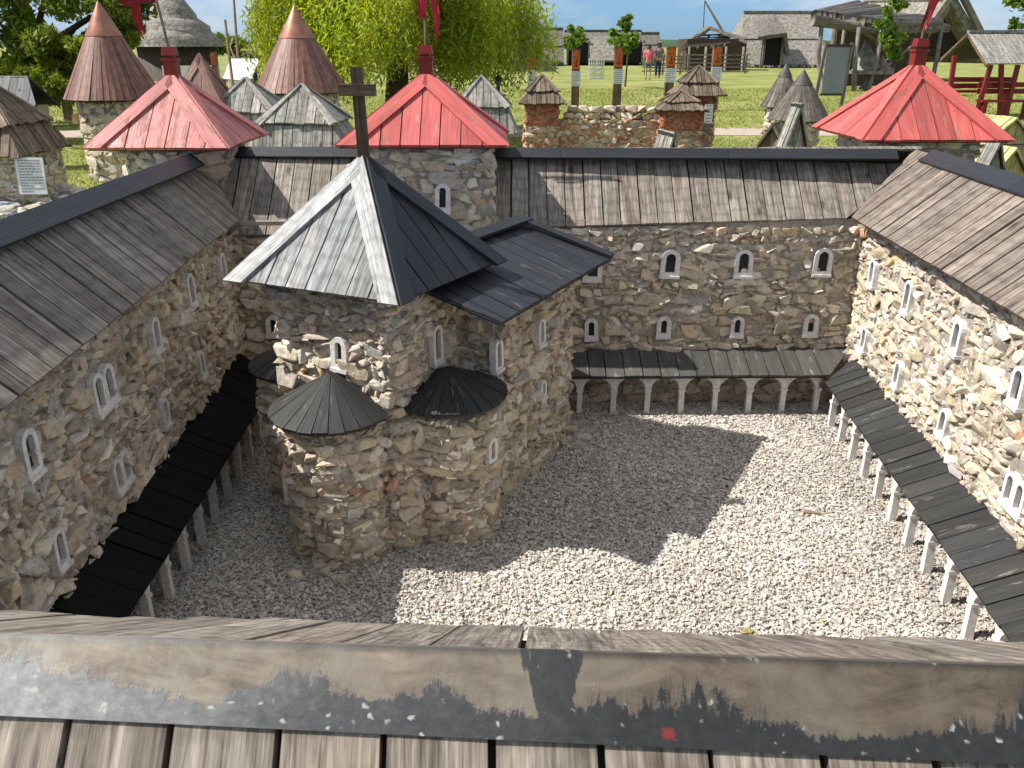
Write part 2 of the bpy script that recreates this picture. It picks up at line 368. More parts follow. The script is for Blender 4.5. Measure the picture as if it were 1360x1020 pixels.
def tube(mb, pts, rads, seg=8, mat=0, col=(1, 1, 1), cap=True):
    pts = [vec(p) for p in pts]; vs = []; fs = []; uvs = []; o = rng.random() * 9; acc = 0; acs = []
    for i, p in enumerate(pts):
        d = (pts[min(i + 1, len(pts) - 1)] - pts[max(i - 1, 0)]).normalized()
        a = d.cross(Z_ if abs(d.z) < .9 else X).normalized(); b = d.cross(a)
        if i: acc += (p - pts[i - 1]).length
        acs.append(acc)
        for k in range(seg):
            t = 2 * math.pi * k / seg; vs.append(p + (a * math.cos(t) + b * math.sin(t)) * rads[i])
    for i in range(len(pts) - 1):
        for k in range(seg):
            k2 = (k + 1) % seg
            fs.append((i * seg + k, i * seg + k2, (i + 1) * seg + k2, (i + 1) * seg + k))
            w = 2 * math.pi * rads[i] / seg
            uvs.append([(o + k * w, o + acs[i]), (o + (k + 1) * w, o + acs[i]), (o + (k + 1) * w, o + acs[i + 1]), (o + k * w, o + acs[i + 1])])
    if cap:
        n = len(vs)
        for i0 in (0, (len(pts) - 1) * seg):
            fs.append(tuple(range(i0, i0 + seg))); uvs.append([(o, o)] * seg)
    mb.add(vs, fs, uvs, col, mat, True)

def clip(poly, axis, val, keep_less):
    out = []
    for i in range(len(poly)):
        a, b = poly[i], poly[(i + 1) % len(poly)]
        ia = (a[axis] <= val) if keep_less else (a[axis] >= val); ib = (b[axis] <= val) if keep_less else (b[axis] >= val)
        if ia: out.append(a)
        if ia != ib:
            t = (val - a[axis]) / (b[axis] - a[axis]); out.append((a[0] + (b[0] - a[0]) * t, a[1] + (b[1] - a[1]) * t))
    return out
def prism(mb, poly3, n, thick, uv2, col, mat=0):
    """extrude a convex polygon down by thick along -n; uv from uv2"""
    k = len(poly3); vs = list(poly3) + [p - n * thick for p in poly3]
    fs = [tuple(range(k)), tuple(range(2 * k - 1, k - 1, -1))]
    uvs = [list(uv2), list(uv2)[::-1]]
    for i in range(k):
        j = (i + 1) % k
        fs.append((i, k + i, k + j, j)); uvs.append([uv2[i], (uv2[i][0] + thick, uv2[i][1]), (uv2[j][0] + thick, uv2[j][1]), uv2[j]])
    mb.add(vs, fs, uvs, col, mat)
def planks(mb, poly, down, width, gap, thick, mat=0, phase=0., var=.18, jit=.005, warp=.004, hue=.035, under=True):
    """cover a planar convex polygon with boards that run along `down`"""
    poly = [vec(p) for p in poly]; o = poly[0]
    n = Vector((0, 0, 0))
    for i in range(len(poly)):
        n += (poly[i] - o).cross(poly[(i + 1) % len(poly)] - o)
    n.normalize()
    if n.z < 0: n = -n; poly = poly[::-1]
    d = vec(down); d = (d - n * d.dot(n)).normalized(); s = n.cross(d)
    q = [((p - o).dot(s), (p - o).dot(d)) for p in poly]
    s0, s1 = min(a for a, b in q), max(a for a, b in q); tmax = max(b for a, b in q)
    if under:
        kk = len(poly); pl = [o + s * a_ + d * b_ for a_, b_ in q]; cen = sum(pl, Vector((0, 0, 0))) / kk
        prism(mb, [p + (cen - p) * .012 - n * (thick + .0015) for p in pl], n, .004, [(0, 0)] * kk, (.3, .3, .3), mat)  # added sheet stops light leaks; colour darkened as shade in the gaps
    x = s0 - width + (phase % width)
    while x < s1:
        w = width * rng.uniform(.93, 1.07) if phase == 0 else width
        a, b = x + gap / 2 * rng.uniform(.5, 1.5), x + w - gap / 2 * rng.uniform(.5, 1.5)
        c = clip(clip(q, 0, a, False), 0, b, True); x += w
        if len(c) < 3: continue
        ar = abs(sum(c[i][0] * c[(i + 1) % len(c)][1] - c[(i + 1) % len(c)][0] * c[i][1] for i in range(len(c)))) / 2
        if ar < width * width * .05: continue
        cl = []
        for v in c:
            if not cl or abs(v[0] - cl[-1][0]) + abs(v[1] - cl[-1][1]) > 1e-5: cl.append(v)
        c = cl
        dj = rng.uniform(-jit, jit); lift = rng.uniform(0, warp); tilt = rng.uniform(-warp, warp) / width
        ou, ov = rng.random() * 40, rng.random() * 40
        v = 1 + rng.uniform(-var, var); col = (v * (1 + rng.uniform(-hue, hue)), v, v * (1 + rng.uniform(-hue, hue)))
        p3, uv2 = [], []
        for (ss, tt) in c:
            t2 = tt + (dj if tt > tmax - 1e-4 else 0)
            p3.append(o + s * ss + d * t2 + n * (lift + tilt * (ss - (a + b) / 2))); uv2.append((ou + ss - a, ov + tt))
        prism(mb, p3, n, thick, uv2, col, mat)

# ------------------------------------------------------------------ stones
def stone_protos(n, npts, bev, seed, flat=1.):
    r = random.Random(seed); out = []
    for _ in range(n):
        bm = bmesh.new()
        for k in range(npts):
            v = Vector((r.gauss(0, 1), r.gauss(0, 1), r.gauss(0, 1))).normalized()
            p = Vector([math.copysign(abs(c) ** .62, c) for c in v]); p *= .5 * r.uniform(.8, 1.06) / max(.8, max(abs(c) for c in p) * 1.0)
            bm.verts.new(p)
        g = bmesh.ops.convex_hull(bm, input=bm.verts)
        bmesh.ops.delete(bm, geom=[e for e in bm.verts if not e.link_faces], context='VERTS')
        if bev: bmesh.ops.bevel(bm, geom=list(bm.edges), offset=bev, segments=1, affect='EDGES', clamp_overlap=True)
        bmesh.ops.recalc_face_normals(bm, faces=list(bm.faces))
        bmesh.ops.triangulate(bm, faces=list(bm.faces))
        bm.verts.index_update()
        V = np.array([v.co[:] for v in bm.verts]); T = np.array([[v.index for v in f.verts] for f in bm.faces])
        V = V / (V.max(0) - V.min(0)); V -= (V.max(0) + V.min(0)) / 2
        out.append((V, T)); bm.free()
    return out
PROTO = stone_protos(60, 15, .045, 3)
PEB = stone_protos(14, 9, 0, 5)
PAL = [((.52, .45, .355), 5), ((.47, .425, .36), 4), ((.6, .54, .45), 4), ((.44, .38, .31), 3), ((.55, .45, .33), 2), ((.58, .48, .39), 3), ((.42, .395, .36), 2), ((.56, .42, .25), .35), ((.52, .3, .21), .15), ((.65, .61, .54), 2)]
PALR = [((.47, .29, .21), 4), ((.53, .41, .31), 5), ((.42, .19, .12), 1.5), ((.57, .5, .41), 4), ((.4, .32, .26), 2)]
def pick(r, pal):
    t = r.random() * sum(w for c, w in pal)
    for c, w in pal:
        t -= w
        if t <= 0: break
    k = r.uniform(.88, 1.34); return np.array([c[0] * k, c[1] * k * r.uniform(.98, 1.03), c[2] * k * r.uniform(.92, 1.06), 1.])
def stones(mb, fn, Wd, Ht, holes=(), size=.062, seed=1, pal=PAL, prot=.015, mat=0, depth=.045, fill=True):
    """courses of rubble on the surface fn(s, t) -> (point, along, up, normal)"""
    if fill: stones(mb, fn, Wd, Ht, holes, size * .62, seed + 500, pal, prot * .35, mat, depth * .7, False)
    r = random.Random(seed); t = -.008
    while t < Ht:
        h = size * r.uniform(.55, 1.05); s = -r.uniform(0, size); wav = r.uniform(0, 6)
        if t + h > Ht + .012: h = max(.02, Ht - t + .004)
        while s < Wd:
            w = h * min(2.5, max(.55, r.lognormvariate(.28, .4))); cs, ct = s + w / 2, t + h / 2
            s += w * .97
            if cs < .008 or cs > Wd - .008: continue
            sub = [(cs, ct, w, h)]
            if r.random() < .12: sub = [(cs - w * .1, ct + h * .26, w * .9, h * .46), (cs + w * .1, ct - h * .25, w * .9, h * .48)]
            for (a, b, ww, hh) in sub:
                if any(x0 < a < x1 and y0 < b < y1 for x0, x1, y0, y1 in holes): continue
                if r.random() < .05: continue
                b += r.uniform(-.08, .08) * size + .1 * size * math.sin(a * 9 + wav); hh *= r.uniform(.72, 1.02)
                P, U, V, Nn = fn(min(max(a, 0), Wd), min(max(b, 0), Ht))
                pv, pt = PROTO[r.randrange(len(PROTO))]
                th = r.gauss(0, .16) + (math.pi if r.random() < .5 else 0); c_, s_ = math.cos(th), math.sin(th)
                q = pv * np.array([ww * r.uniform(1.04, 1.22), hh * r.uniform(1.1, 1.28), depth * r.uniform(.7, 1.35)])
                t1, t2 = r.gauss(0, .14), r.gauss(-.05, .18)
                q = np.stack([q[:, 0] * c_ - q[:, 1] * s_, q[:, 0] * s_ + q[:, 1] * c_, q[:, 2]], 1)
                q[:, 2] += q[:, 0] * t1 + q[:, 1] * t2
                off = prot * r.uniform(.4, 1.6) - depth * .5
                w3 = np.array(P) + q[:, :1] * np.array(U) + q[:, 1:2] * np.array(V) + (q[:, 2:] + off) * np.array(Nn)
                mb.tris(w3, pt, np.tile(pick(r, pal), (len(pv), 1)), mat)
        t += h * .98
def flat_fn(A, B, up=(0, 0, 1), side=None):
    A, B = np.array(A, float), np.array(B, float); U = (B - A) / np.linalg.norm(B - A); V = np.array(up, float); Nn = np.cross(U, V)
    if side is not None and np.dot(Nn, side) < 0: Nn = -Nn
    return (lambda s, t: (A + U * s + V * t, U, V, Nn)), float(np.linalg.norm(B - A))
def cyl_fn(c, r0, r1, Ht, a0=0.):
    c = np.array(c, float)
    def f(s, t):
        rr = r0 + (r1 - r0) * t / Ht; a = a0 + s / max(r0, r1)
        n = np.array((math.cos(a), math.sin(a), 0)); u = np.array((-math.sin(a), math.cos(a), 0))
        return c + n * rr + np.array((0, 0, t)), u, np.array((0, 0, 1.)), n
    return f
MORT = (.37, .34, .3)
def mort_slab(mb, A, B, z0, z1, side, thick, mat=1):
    """mortar core of a straight wall; face on side"""
    A, B = vec(A), vec(B); s = vec(side).normalized(); vs = []
    U = (B - A).normalized(); n = Vector((U.y, -U.x, 0)); n = n if n.dot(s) > 0 else -n
    c = (A + B) / 2 - n * thick / 2; c.z = (z0 + z1) / 2
    box(mb, c, U, n, Z_, (B - A).length / 2, thick / 2, (z1 - z0) / 2, mat, MORT)
def mort_cyl(mb, c, r0, r1, z0, z1, mat=1, seg=40):
    tube(mb, [(c[0], c[1], z0), (c[0], c[1], z1)], [r0, r1], seg, mat, MORT)

# ------------------------------------------------------------------ windows
def window(parent, P, Nn, w, h, open_w=.5, double=False, deep=.006, proud=.019, sill=True, tilt=None):
    """arched plaster surround with a flat recess panel darkened as shade; P bottom centre on the wall face"""
    P, Nn = vec(P), vec(Nn).normalized(); U = Z_.cross(Nn).normalized(); V = Z_
    if tilt is None: tilt = rng.uniform(-.05, .05)
    if tilt: U = (U + Z_ * tilt).normalized(); V = Nn.cross(U)
    kk = rng.uniform(.93, 1.06); w *= kk; h *= rng.uniform(.95, 1.05); open_w *= rng.uniform(.92, 1.06)
    fr = MB(); rc = MB()
    def loop(cw, ch, y0, cx, n=9):
        r = cw / 2; pts = [(cx - r, y0), (cx + r, y0)]
        for k in range(n): a = math.pi * k / (n - 1); pts.append((cx + r * math.cos(a), y0 + ch - r + r * math.sin(a)))
        return pts
    for cx in ((-w * .49, w * .49) if double else (0,)):
        ou = loop(w, h, 0, cx); inn = loop(w * open_w, h - w * (1 - open_w) * .85, w * (1 - open_w) * .42, cx)
        p3 = lambda q, d: P + U * q[0] + V * q[1] + Nn * d
        k = len(ou)
        vs = [p3(q, proud) for q in ou] + [p3(q, proud) for q in inn] + [p3(q, -deep) for q in ou] + [p3(q, -deep) for q in inn]
        fs = []
        for i in range(k):
            j = (i + 1) % k
            fs += [(i, j, k + j, k + i), (j, i, 2 * k + i, 2 * k + j), (k + i, k + j, 3 * k + j, 3 * k + i)]
        c = rng.uniform(.85, 1.05); fr.add(vs, fs, None, (c, c, c))
        rc.add([p3(q, .0035) for q in inn], [tuple(range(k))])
    if sill:
        ww = w * (2.05 if double else 1.06)
        box(fr, P + Nn * (proud * .5 + .002) + V * -.004, U, V, Nn, ww / 2, .006, proud * .5 + .003)
    f = fr.build('window', 'plaster', parent); rc.build('recess', 'recess', f)
    return f

# ================================================================== CASTLE
G_WING = 'plank roofed stone wings of the model castle'
def lerp(a, b, t): return vec(a) * (1 - t) + vec(b) * t

def cap_board(mb, a, b, d1, d2, w, thick=.012, mat=0, split=3, lift=.016):
    """two boards meeting along the ridge a-b; d1, d2 the downhill directions"""
    a, b = vec(a), vec(b)
    up = Vector((0, 0, lift))
    for d in (d1, d2):
        d = vec(d).normalized(); n = (b - a).cross(d).normalized()
        if n.z < 0: n = -n
        for i in range(split):
            p, q = lerp(a, b, (i + .001) / split) + up, lerp(a, b, (i + .999) / split) + up
            o = rng.random() * 20; l = (q - p).length; v = rng.uniform(.85, 1.1)
            prism(mb, [p, q, q + d * w, p + d * w], n, thick, [(o, o), (o, o + l), (o + w, o + l), (o + w, o)], (v, v, v), mat)

# --- wing on the left: shaded inner wall, sunlit weathered roof
lw = thing('castle_wing', 'long grey plank roofed stone wing at the left whose inner wall lies in shade', 'castle wing', (-1.35, 2.2, 0), G_WING)
LE = lambda y: -1.07 - .056 * (y - 1.586)          # inner eave x at z .9
LRx = lambda y: -1.378 - .0155 * (y - 2.224)       # ridge x at z 1.15
LWx = lambda y: -1.172 - .045 * (y - 1.7)          # wall face x
mb = MB()
planks(mb, [(LRx(.45), .45, 1.15), (LRx(3.93), 3.93, 1.15), (LE(3.6), 3.6, .9), (LE(.45), .45, .9)], (1, 0, -.7), .084, .009, .014, warp=.003)
planks(mb, [(LRx(.45), .45, 1.15), (LRx(4.2), 4.2, 1.15), (LRx(4.2) - .32, 4.2, .9), (LRx(.45) - .32, .45, .9)], (-1, 0, -.7), .084, .009, .014)
lroof = mb.build('roof', 'wood_left', lw)
mb = MB(); cap_board(mb, (LRx(.5), .5, 1.15), (LRx(3.72), 3.72, 1.15), (.31, 0, -.25), (-.31, 0, -.25), .075, split=4); mb.build('ridge_board', 'cap_black', lroof)
mb = MB()
A, B = (LWx(.9), .9, 0), (LWx(3.72), 3.72, 0)
WL = [  # window: y, z of sill, double, width, height
    (39, 630, 0), (205, 466, 0), (137, 540, 1), (252, 406, 0), (294, 375, 0), (77, 752, 0), (160, 645, 1), (217, 565, 0), (266, 500, 0), (308, 457, 0)]
fnl, ll = flat_fn(A, B, side=(1, 0, 0))
def on_plane(px, py, A, B):
    o = Vector((0, 0, EYE)); d = at(px, py, 1.) - o; U = vec(B) - vec(A); n = Vector((U.y, -U.x, 0))
    t = (vec(A) - o).dot(n) / d.dot(n); return o + d * t
def wall_holes(A, B, pts, w, h):
    o = []
    for P, dbl, ww, hh in pts:
        s = (Vector((P.x, P.y, 0)) - vec(A)).length; k = ww * (1.0 if dbl else .5)
        o.append((s - k - .012, s + k + .012, P.z - .02, P.z + hh + .012))
    return o
lp = []
for px, py, dbl in WL:
    P = on_plane(px, py, A, B); big = P.z > .52
    lp.append((P, dbl, .072 if big else .062, .125 if big else .105))
mort_slab(mb, A, B, 0, .88, (1, 0, 0), .34)
stones(mb, fnl, ll, .89, wall_holes(A, B, lp, 0, 0), .054, 21)
mb.build('wall', ['stone', 'mortar'], lw)
nl = Vector((1, .045, 0)).normalized()
for P, dbl, ww, hh in lp: window(lw, P, nl, ww, hh, .55, bool(dbl))

# --- wing at the back
bw = thing('castle_wing', 'pale plank roofed stone wing across the back of the courtyard above the white arches', 'castle wing', (.2, 3.9, 0), G_WING)
BE = lambda x: 3.622 + .05 * x
BR = lambda x: 3.925 - .03 * x
BW = lambda x: 3.674 + .018 * x
mb = MB()
planks(mb, [(-1.42, BR(-1.42), 1.15), (1.86, BR(1.86), 1.15), (1.49, BE(1.49), .886), (-1.19, BE(-1.19), .886)], (0, -1, -.8), .082, .006, .014)
planks(mb, [(-1.42, BR(-1.42), 1.15), (1.86, BR(1.86), 1.15), (1.86, 4.24, .9), (-1.42, 4.24, .9)], (0, 1, -.8), .082, .006, .014)
broof = mb.build('roof', 'wood_back', bw)
mb = MB(); cap_board(mb, (-1.3, BR(-1.3), 1.15), (1.74, BR(1.74), 1.15), (0, -.31, -.25), (0, .31, -.25), .06, split=4); mb.build('ridge_board', 'cap_black', broof)
A, B = (-1.27, BW(-1.27), 0), (1.6, BW(1.6), 0)
mb = MB(); mort_slab(mb, A, B, 0, .88, (0, -1, 0), .4)
bp = []
for px, py in ((888, 366), (985, 366), (1089, 364), (785, 449), (880, 446), (977, 445), (1074, 444), (365, 445), (786, 371)):
    P = on_plane(px, py, A, B); up = P.z > .55
    bp.append((P, 0, .085 if up else .067, .118 if up else .1))
fnb, lb = flat_fn(A, B, side=(0, -1, 0))
stones(mb, fnb, lb, .845, wall_holes(A, B, bp, 0, 0), .056, 22)
mb.build('wall', ['stone', 'mortar'], bw)
for P, d_, ww, hh in bp: window(bw, P, (.012, -1, 0), ww, hh, .52 if ww > .07 else .4)

# --- wing on the right: sunlit wall
rw = thing('castle_wing', 'brown plank roofed stone wing at the right with a bright sunlit inner wall', 'castle wing', (1.75, 2.2, 0), G_WING)
RE = lambda y: 1.409 + .057 * (y - 2.176)
RRx = lambda y: 1.778 + .07 * (y - 2.923)
RWx = lambda y: 1.452 + .078 * (y - 2.0)
mb = MB()
planks(mb, [(RRx(.45), .45, 1.15), (RRx(3.9), 3.9, 1.15), (RE(3.65), 3.65, .9), (RE(.45), .45, .9)], (-1, 0, -.7), .084, .007, .014)
planks(mb, [(RRx(.45), .45, 1.15), (RRx(3.9), 3.9, 1.15), (RRx(3.9) + .33, 3.9, .9), (RRx(.45) + .33, .45, .9)], (1, 0, -.7), .084, .007, .014)
rroof = mb.build('roof', 'wood_right', rw)
mb = MB(); cap_board(mb, (RRx(.5), .5, 1.15), (RRx(3.72), 3.72, 1.15), (-.36, 0, -.25), (.36, 0, -.25), .075, split=4, lift=.03); mb.build('ridge_board', 'cap_black', rroof)
A, B = (RWx(.9), .9, 0), (RWx(3.74), 3.74, 0)
mb = MB(); mort_slab(mb, A, B, 0, .88, (-1, 0, 0), .4)
rp = []
for px, py, dbl in ((1160, 380, 0), (1206, 416, 0), (1271, 469, 0), (1352, 538, 0), (1149, 466, 0), (1193, 514, 0), (1254, 578, 0), (1349, 676, 1)):
    P = on_plane(px, py, A, B); up = P.z > .52
    rp.append((P, dbl, .072 if up else .06, .125 if up else .105))
fnr, lr = flat_fn(A, B, side=(-1, 0, 0))
stones(mb, fnr, lr, .88, wall_holes(A, B, rp, 0, 0), .05, 23, prot=.012)
mb.build('wall', ['stone', 'mortar'], rw)
nr = Vector((-1, .078, 0)).normalized()
for P, dbl, ww, hh in rp: window(rw, P, nr, ww, hh, .55, bool(dbl))

# --- wing under the camera
nw = thing('castle_wing', 'nearest wing, tan boards under a ridge board with peeling black paint', 'castle wing', (0, .5, 0), G_WING)
NR = lambda x: .537 - .045 * x
mb = MB()
planks(mb, [(-1.4, NR(-1.4), 1.138), (1.8, NR(1.8), 1.138), (1.8, NR(1.8) - .33, .83), (-1.4, NR(-1.4) - .33, .83)], (.037, -1, -1), .0845, .0065, .014, phase=.037 + .004, jit=.0, warp=.002, var=.1, hue=.02)
planks(mb, [(-1.4, NR(-1.4), 1.138), (1.8, NR(1.8), 1.138), (1.45, NR(1.45) + .33, .905), (-1.06, NR(-1.06) + .33, .905)], (.037, 1, -.72), .0845, .006, .012, jit=.006, warp=.005)
for k in range(-9, 11):                       # nail heads, two per board
    for off in (.02, .062):
        x = -.037 + k * .0845 + off; s = .093 + rng.uniform(-.006, .006)
        c = Vector((x, NR(x) - s * .717, 1.137 - s * .696))
        nn = Vector((0, .7, .72)).normalized()
        c = c + nn * .0035
        tube(mb, [c - nn * .002, c + nn * .0012], [.0026, .0022], 8, 1)
nroof = mb.build('roof', ['wood_near', 'black_iron'], nw)
mb = MB()
for side_, wdt in ((-1, .066), (1, .028)):
    a, b = Vector((-1.36, NR(-1.36), 1.148)), Vector((1.76, NR(1.76), 1.148))
    d = Vector((.0, side_ * 1., -1 if side_ < 0 else -.72)).normalized()
    n = (b - a).cross(d).normalized(); n = n if n.z > 0 else -n
    l = (b - a).length; u0 = .5 - 1.36 / .96; u1 = .5 + 1.76 / .96
    wa, wb = (wdt - .016, wdt + .022) if side_ < 0 else (wdt, wdt)
    prism(mb, [a, b, b + d * wb, a + d * wa], n, .012, [(u0, 0), (u1, 0), (u1, 1 if side_ < 0 else .05), (u0, 1 if side_ < 0 else .05)], (1, 1, 1), 0)
rb = mb.build('ridge_board', 'peel', nroof, 'board with black paint peeled to bare wood and white specks')
mb = MB(); mort_slab(mb, (-1.3, .8, 0), (1.6, .7, 0), 0, .9, (0, 1, 0), .36)
fnn, ln = flat_fn((-1.2, .8, 0), (1.5, .7, 0), side=(0, 1, 0)); stones(mb, fnn, ln, .88, (), .07, 24)
mb.build('wall', ['stone', 'mortar'], nw)

# ------------------------------------------------------------------ arcades
def arcade(label, P0, P1, bays, inward, z_out, z_in, depth, roofmat, endtrim=(0, 0), post_lean=0.):
    P0, P1 = vec(P0), vec(P1); U = (P1 - P0).normalized(); ln = (P1 - P0).length; w = ln / bays
    n = vec(inward); n = (n - U * n.dot(U)).normalized()          # from posts towards the wall
    root = thing('arcade', label, 'arcade', lerp(P0, P1, .5), 'covered walks of white arches round the courtyard')
    cw = .027; H = z_out - .012; spring = .125
    for i in range(bays + 1):
        mb = MB(); c = P0 + U * w * i + n * .012
        lz = (Z_ + U * rng.uniform(-.03, .03) + n * rng.uniform(-.02, .02)).normalized(); box(mb, c + Z_ * spring / 2 - Z_ * .01, U, n, lz, cw / 2 * rng.uniform(.88, 1.06), .013, spring / 2 + .01, taper=.9)
        box(mb, c + Z_ * (spring - .004), U, n, Z_, cw / 2 + .003, .016, .006)
        mb.build('column', 'plaster', root)
    for i in range(bays):
        mb = MB(); x0 = w * i; r = (w - cw) / 2; vs = []; fs = []; m = 14
        prof = [(x0, spring)] + [(x0 + w / 2 - r * math.cos(math.pi * k / m), spring + min(.062, H - spring - .008) * math.sin(math.pi * k / m)) for k in range(m + 1)] + [(x0 + w, spring)]
        for (x, z) in prof:
            for dd, zz in ((0, z), (0, H), (.026, z), (.026, H)): vs.append(P0 + U * x + n * dd + Z_ * zz)
        for k in range(len(prof) - 1):
            a, b = 4 * k, 4 * k + 4
            fs += [(a, b, b + 1, a + 1), (a + 2, a + 3, b + 3, b + 2), (a, a + 2, b + 2, b)]
        fs += [(0, 1, 3, 2), (b, b + 2, b + 3, b + 1)]
        mb.add(vs, fs); mb.build('arch', 'plaster', root)
    mb = MB()
    e0, e1 = endtrim
    a = P0 - U * (.03) - n * .03 + Z_ * z_out; b = P1 + U * .03 - n * .03 + Z_ * z_out
    c = P1 + U * (.03 + e1) + n * depth + Z_ * z_in; d = P0 - U * (.03 + e0) + n * depth + Z_ * z_in
    planks(mb, [d, c, b, a], -n - Z_ * .35, .08, .005, .012, jit=.003, warp=.003)
    mb.build('roof', roofmat, root)
    return root
arcade('arched walk along the shaded left wall with a black board roof darkened for its shade', (-1.03, 1.2, 0), (-1.09, 3.4, 0), 14, (-1, 0, 0), .2, .292, .163, 'black_paint_shaded', (0, .17))
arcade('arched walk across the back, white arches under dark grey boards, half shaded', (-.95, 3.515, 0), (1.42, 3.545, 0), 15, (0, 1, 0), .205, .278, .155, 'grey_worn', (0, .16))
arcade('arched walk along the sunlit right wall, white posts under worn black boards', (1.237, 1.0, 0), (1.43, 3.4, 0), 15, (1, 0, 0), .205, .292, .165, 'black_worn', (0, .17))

# ------------------------------------------------------------------ red roofed towers
G_T = 'red roofed towers of the model castle'
def pyramid(mb, cx, cy, hx, hy, z, za, pw, gap, thick, mat=0, capw=.05, capmat=0, ax=X, ay=Y_, skip=(), hip=True, capoff=.012, topw=.02, mats=None):
    c = Vector((cx, cy, 0)); ap = Vector((cx, cy, za))
    cs = [c + ax * hx * sx + ay * hy * sy + Z_ * z for sx, sy in ((-1, -1), (1, -1), (1, 1), (-1, 1))]
    for i in range(4):
        a, b = cs[i], cs[(i + 1) % 4]; mid = (a + b) / 2
        planks(mb, [ap, a, b], mid - ap, pw, gap, thick, mats[i] if mats else mat, jit=.002, warp=.0025)
        if hip:
            n = (a - ap).cross(b - ap).normalized(); n = n if n.z > 0 else -n
            for e, other in ((a, b), (b, a)):
                d = (e - ap).normalized(); s = ((other - e) - d * (other - e).dot(d)).normalized()
                top, bot = ap + n * capoff, e + n * capoff + d * .012
                o = rng.random() * 30; l = (bot - top).length
                # board of constant width whose lower end is cut level with the eave
                lowdir = (other - e).normalized(); k = capw / max(.2, lowdir.dot(s))
                prism(mb, [top, bot, bot + lowdir * k, top + s * capw + d * capw * .9], n, .012, [(o, o), (o, o + l), (o + capw, o + l), (o + capw, o)], (1, 1, 1), capmat[i] if isinstance(capmat, (list, tuple)) else capmat)
    return cs, ap
def finial(root, x, y, z, s=1.):
    mb = MB()
    box(mb, (x, y, z + .012 * s), X, Y_, Z_, .028 * s, .028 * s, .032 * s); box(mb, (x, y, z + .05 * s), X, Y_, Z_, .034 * s, .034 * s, .006 * s)
    box(mb, (x, y, z + .062 * s), X, Y_, Z_, .018 * s, .018 * s, .006 * s); box(mb, (x, y, z + .085 * s), X, Y_, Z_, .03 * s, .03 * s, .018 * s, taper=.85)
    return mb.build('finial', 'red_deep', root)
def cloth(mb, p0, dirs, seed, wv=.012):
    """pennant as a two sided bent strip with thickness; dirs = list of (edge_a, edge_b)"""
    r = random.Random(seed); va = []; n = len(dirs)
    for i, (a, b) in enumerate(dirs):
        w = Vector((0, math.sin(i * 1.3 + seed) * wv, 0))
        for k in range(4):
            va.append(lerp(a, b, k / 3) + w + Vector((0, math.sin(k * 1.9 + i * .8 + seed) * wv * .7, 0)))
    vb = [v + Vector((.0008, .002, 0)) for v in va]; fs = []
    for i in range(n - 1):
        for k in range(3):
            q = (4 * i + k, 4 * i + k + 1, 4 * i + k + 5, 4 * i + k + 4); fs.append(q); fs.append(tuple(j + 4 * n for j in q[::-1]))
    per = [4 * i for i in range(n)] + [4 * (n - 1) + k for k in (1, 2, 3)] + [4 * i + 3 for i in range(n - 2, -1, -1)] + [2, 1]
    for i in range(len(per)):
        a, b = per[i], per[(i + 1) % len(per)]; fs.append((b, a, a + 4 * n, b + 4 * n))
    mb.add(va + vb, fs, None, (1, 1, 1), 0, True)
def tower(label, cx, cy, hx, hy, z, za, bx, by, redmat, round_=False, seed=1):
    root = thing('castle_tower', label, 'tower', (cx, cy, 0), G_T)
    mb = MB(); pyramid(mb, cx, cy, hx, hy, z, za, .085, .005, .016, 0, .062)
    mb.build('roof', redmat, root)
    mb = MB()
    if round_:
        mort_cyl(mb, (cx, cy), bx, bx, 0, z - .006); f = cyl_fn((cx, cy, 0), bx, bx, z); stones(mb, f, 2 * math.pi * bx, z - .03, (), .075, seed)
    else:
        for sx, sy in ((0, -1), (1, 0), (-1, 0)):
            if sy: A, B = (cx - bx, cy - by, 0), (cx + bx, cy - by, 0)
            else: A, B = (cx + sx * bx, cy - by, 0), (cx + sx * bx, cy + by, 0)
            fn, l = flat_fn(A, B, side=(sx, sy, 0)); stones(mb, fn, l, z - .02, (), .075, seed + sx + 3, prot=.014)
        box(mb, (cx, cy, (z - .006) / 2), X, Y_, Z_, bx - .001, by - .001, (z - .006) / 2, 1, MORT)
        e = .02
    mb.build('wall', ['stone', 'mortar'], root)
    fi = finial(root, cx, cy, za + .005)
    return root
t1 = tower('tower with a faded red pyramid roof, paler for sun glare, and a dark maroon flag', -1.535, 4.0, .305, .31, 1.19, 1.485, .26, .26, 'red_glare_pale', True, 31)
t2 = tower('red pyramid roof tower behind the wooden cross with a small white window in its wall', -.372, 3.84, .345, .31, 1.218, 1.493, .275, .25, 'red_paint', False, 41)
window(t2, at(588, 280, 3.585), (0, -1, 0), .068, .115, .4)
t3 = tower('bright red pyramid roof tower at the right, where the brown right wing begins', 1.94, 4.25, .335, .335, 1.2, 1.522, .235, .25, 'red_paint', False, 51)
# poles and cloth
mb = MB(); b = Vector((-1.535, 4.0, 1.58)); tube(mb, [b, b + Vector((-.05, 0, .42))], [.006, .005], 8); p_ = mb.build('flag_pole', 'dark_wood', t1)
mb = MB(); e = Vector((-1.575, 4.0, 1.80))
cloth(mb, e, [(e + Vector((.0, 0, .14)), e + Vector((.002, 0, -.03))), (e + Vector((-.05, 0, .13)), e + Vector((-.05, 0, -.025))), (e + Vector((-.095, .01, .05)), e + Vector((-.09, .01, -.05))), (e + Vector((-.15, .01, -.02)), e + Vector((-.145, .01, -.035)))], 2)
cloth(mb, e, [(e + Vector((-.09, -.006, -.03)), e + Vector((-.055, -.006, -.02))), (e + Vector((-.1, -.006, -.09)), e + Vector((-.06, -.006, -.1))), (e + Vector((-.085, -.006, -.15)), e + Vector((-.06, -.006, -.16)))], 5, .006)
mb.build('flag', 'flag', p_)
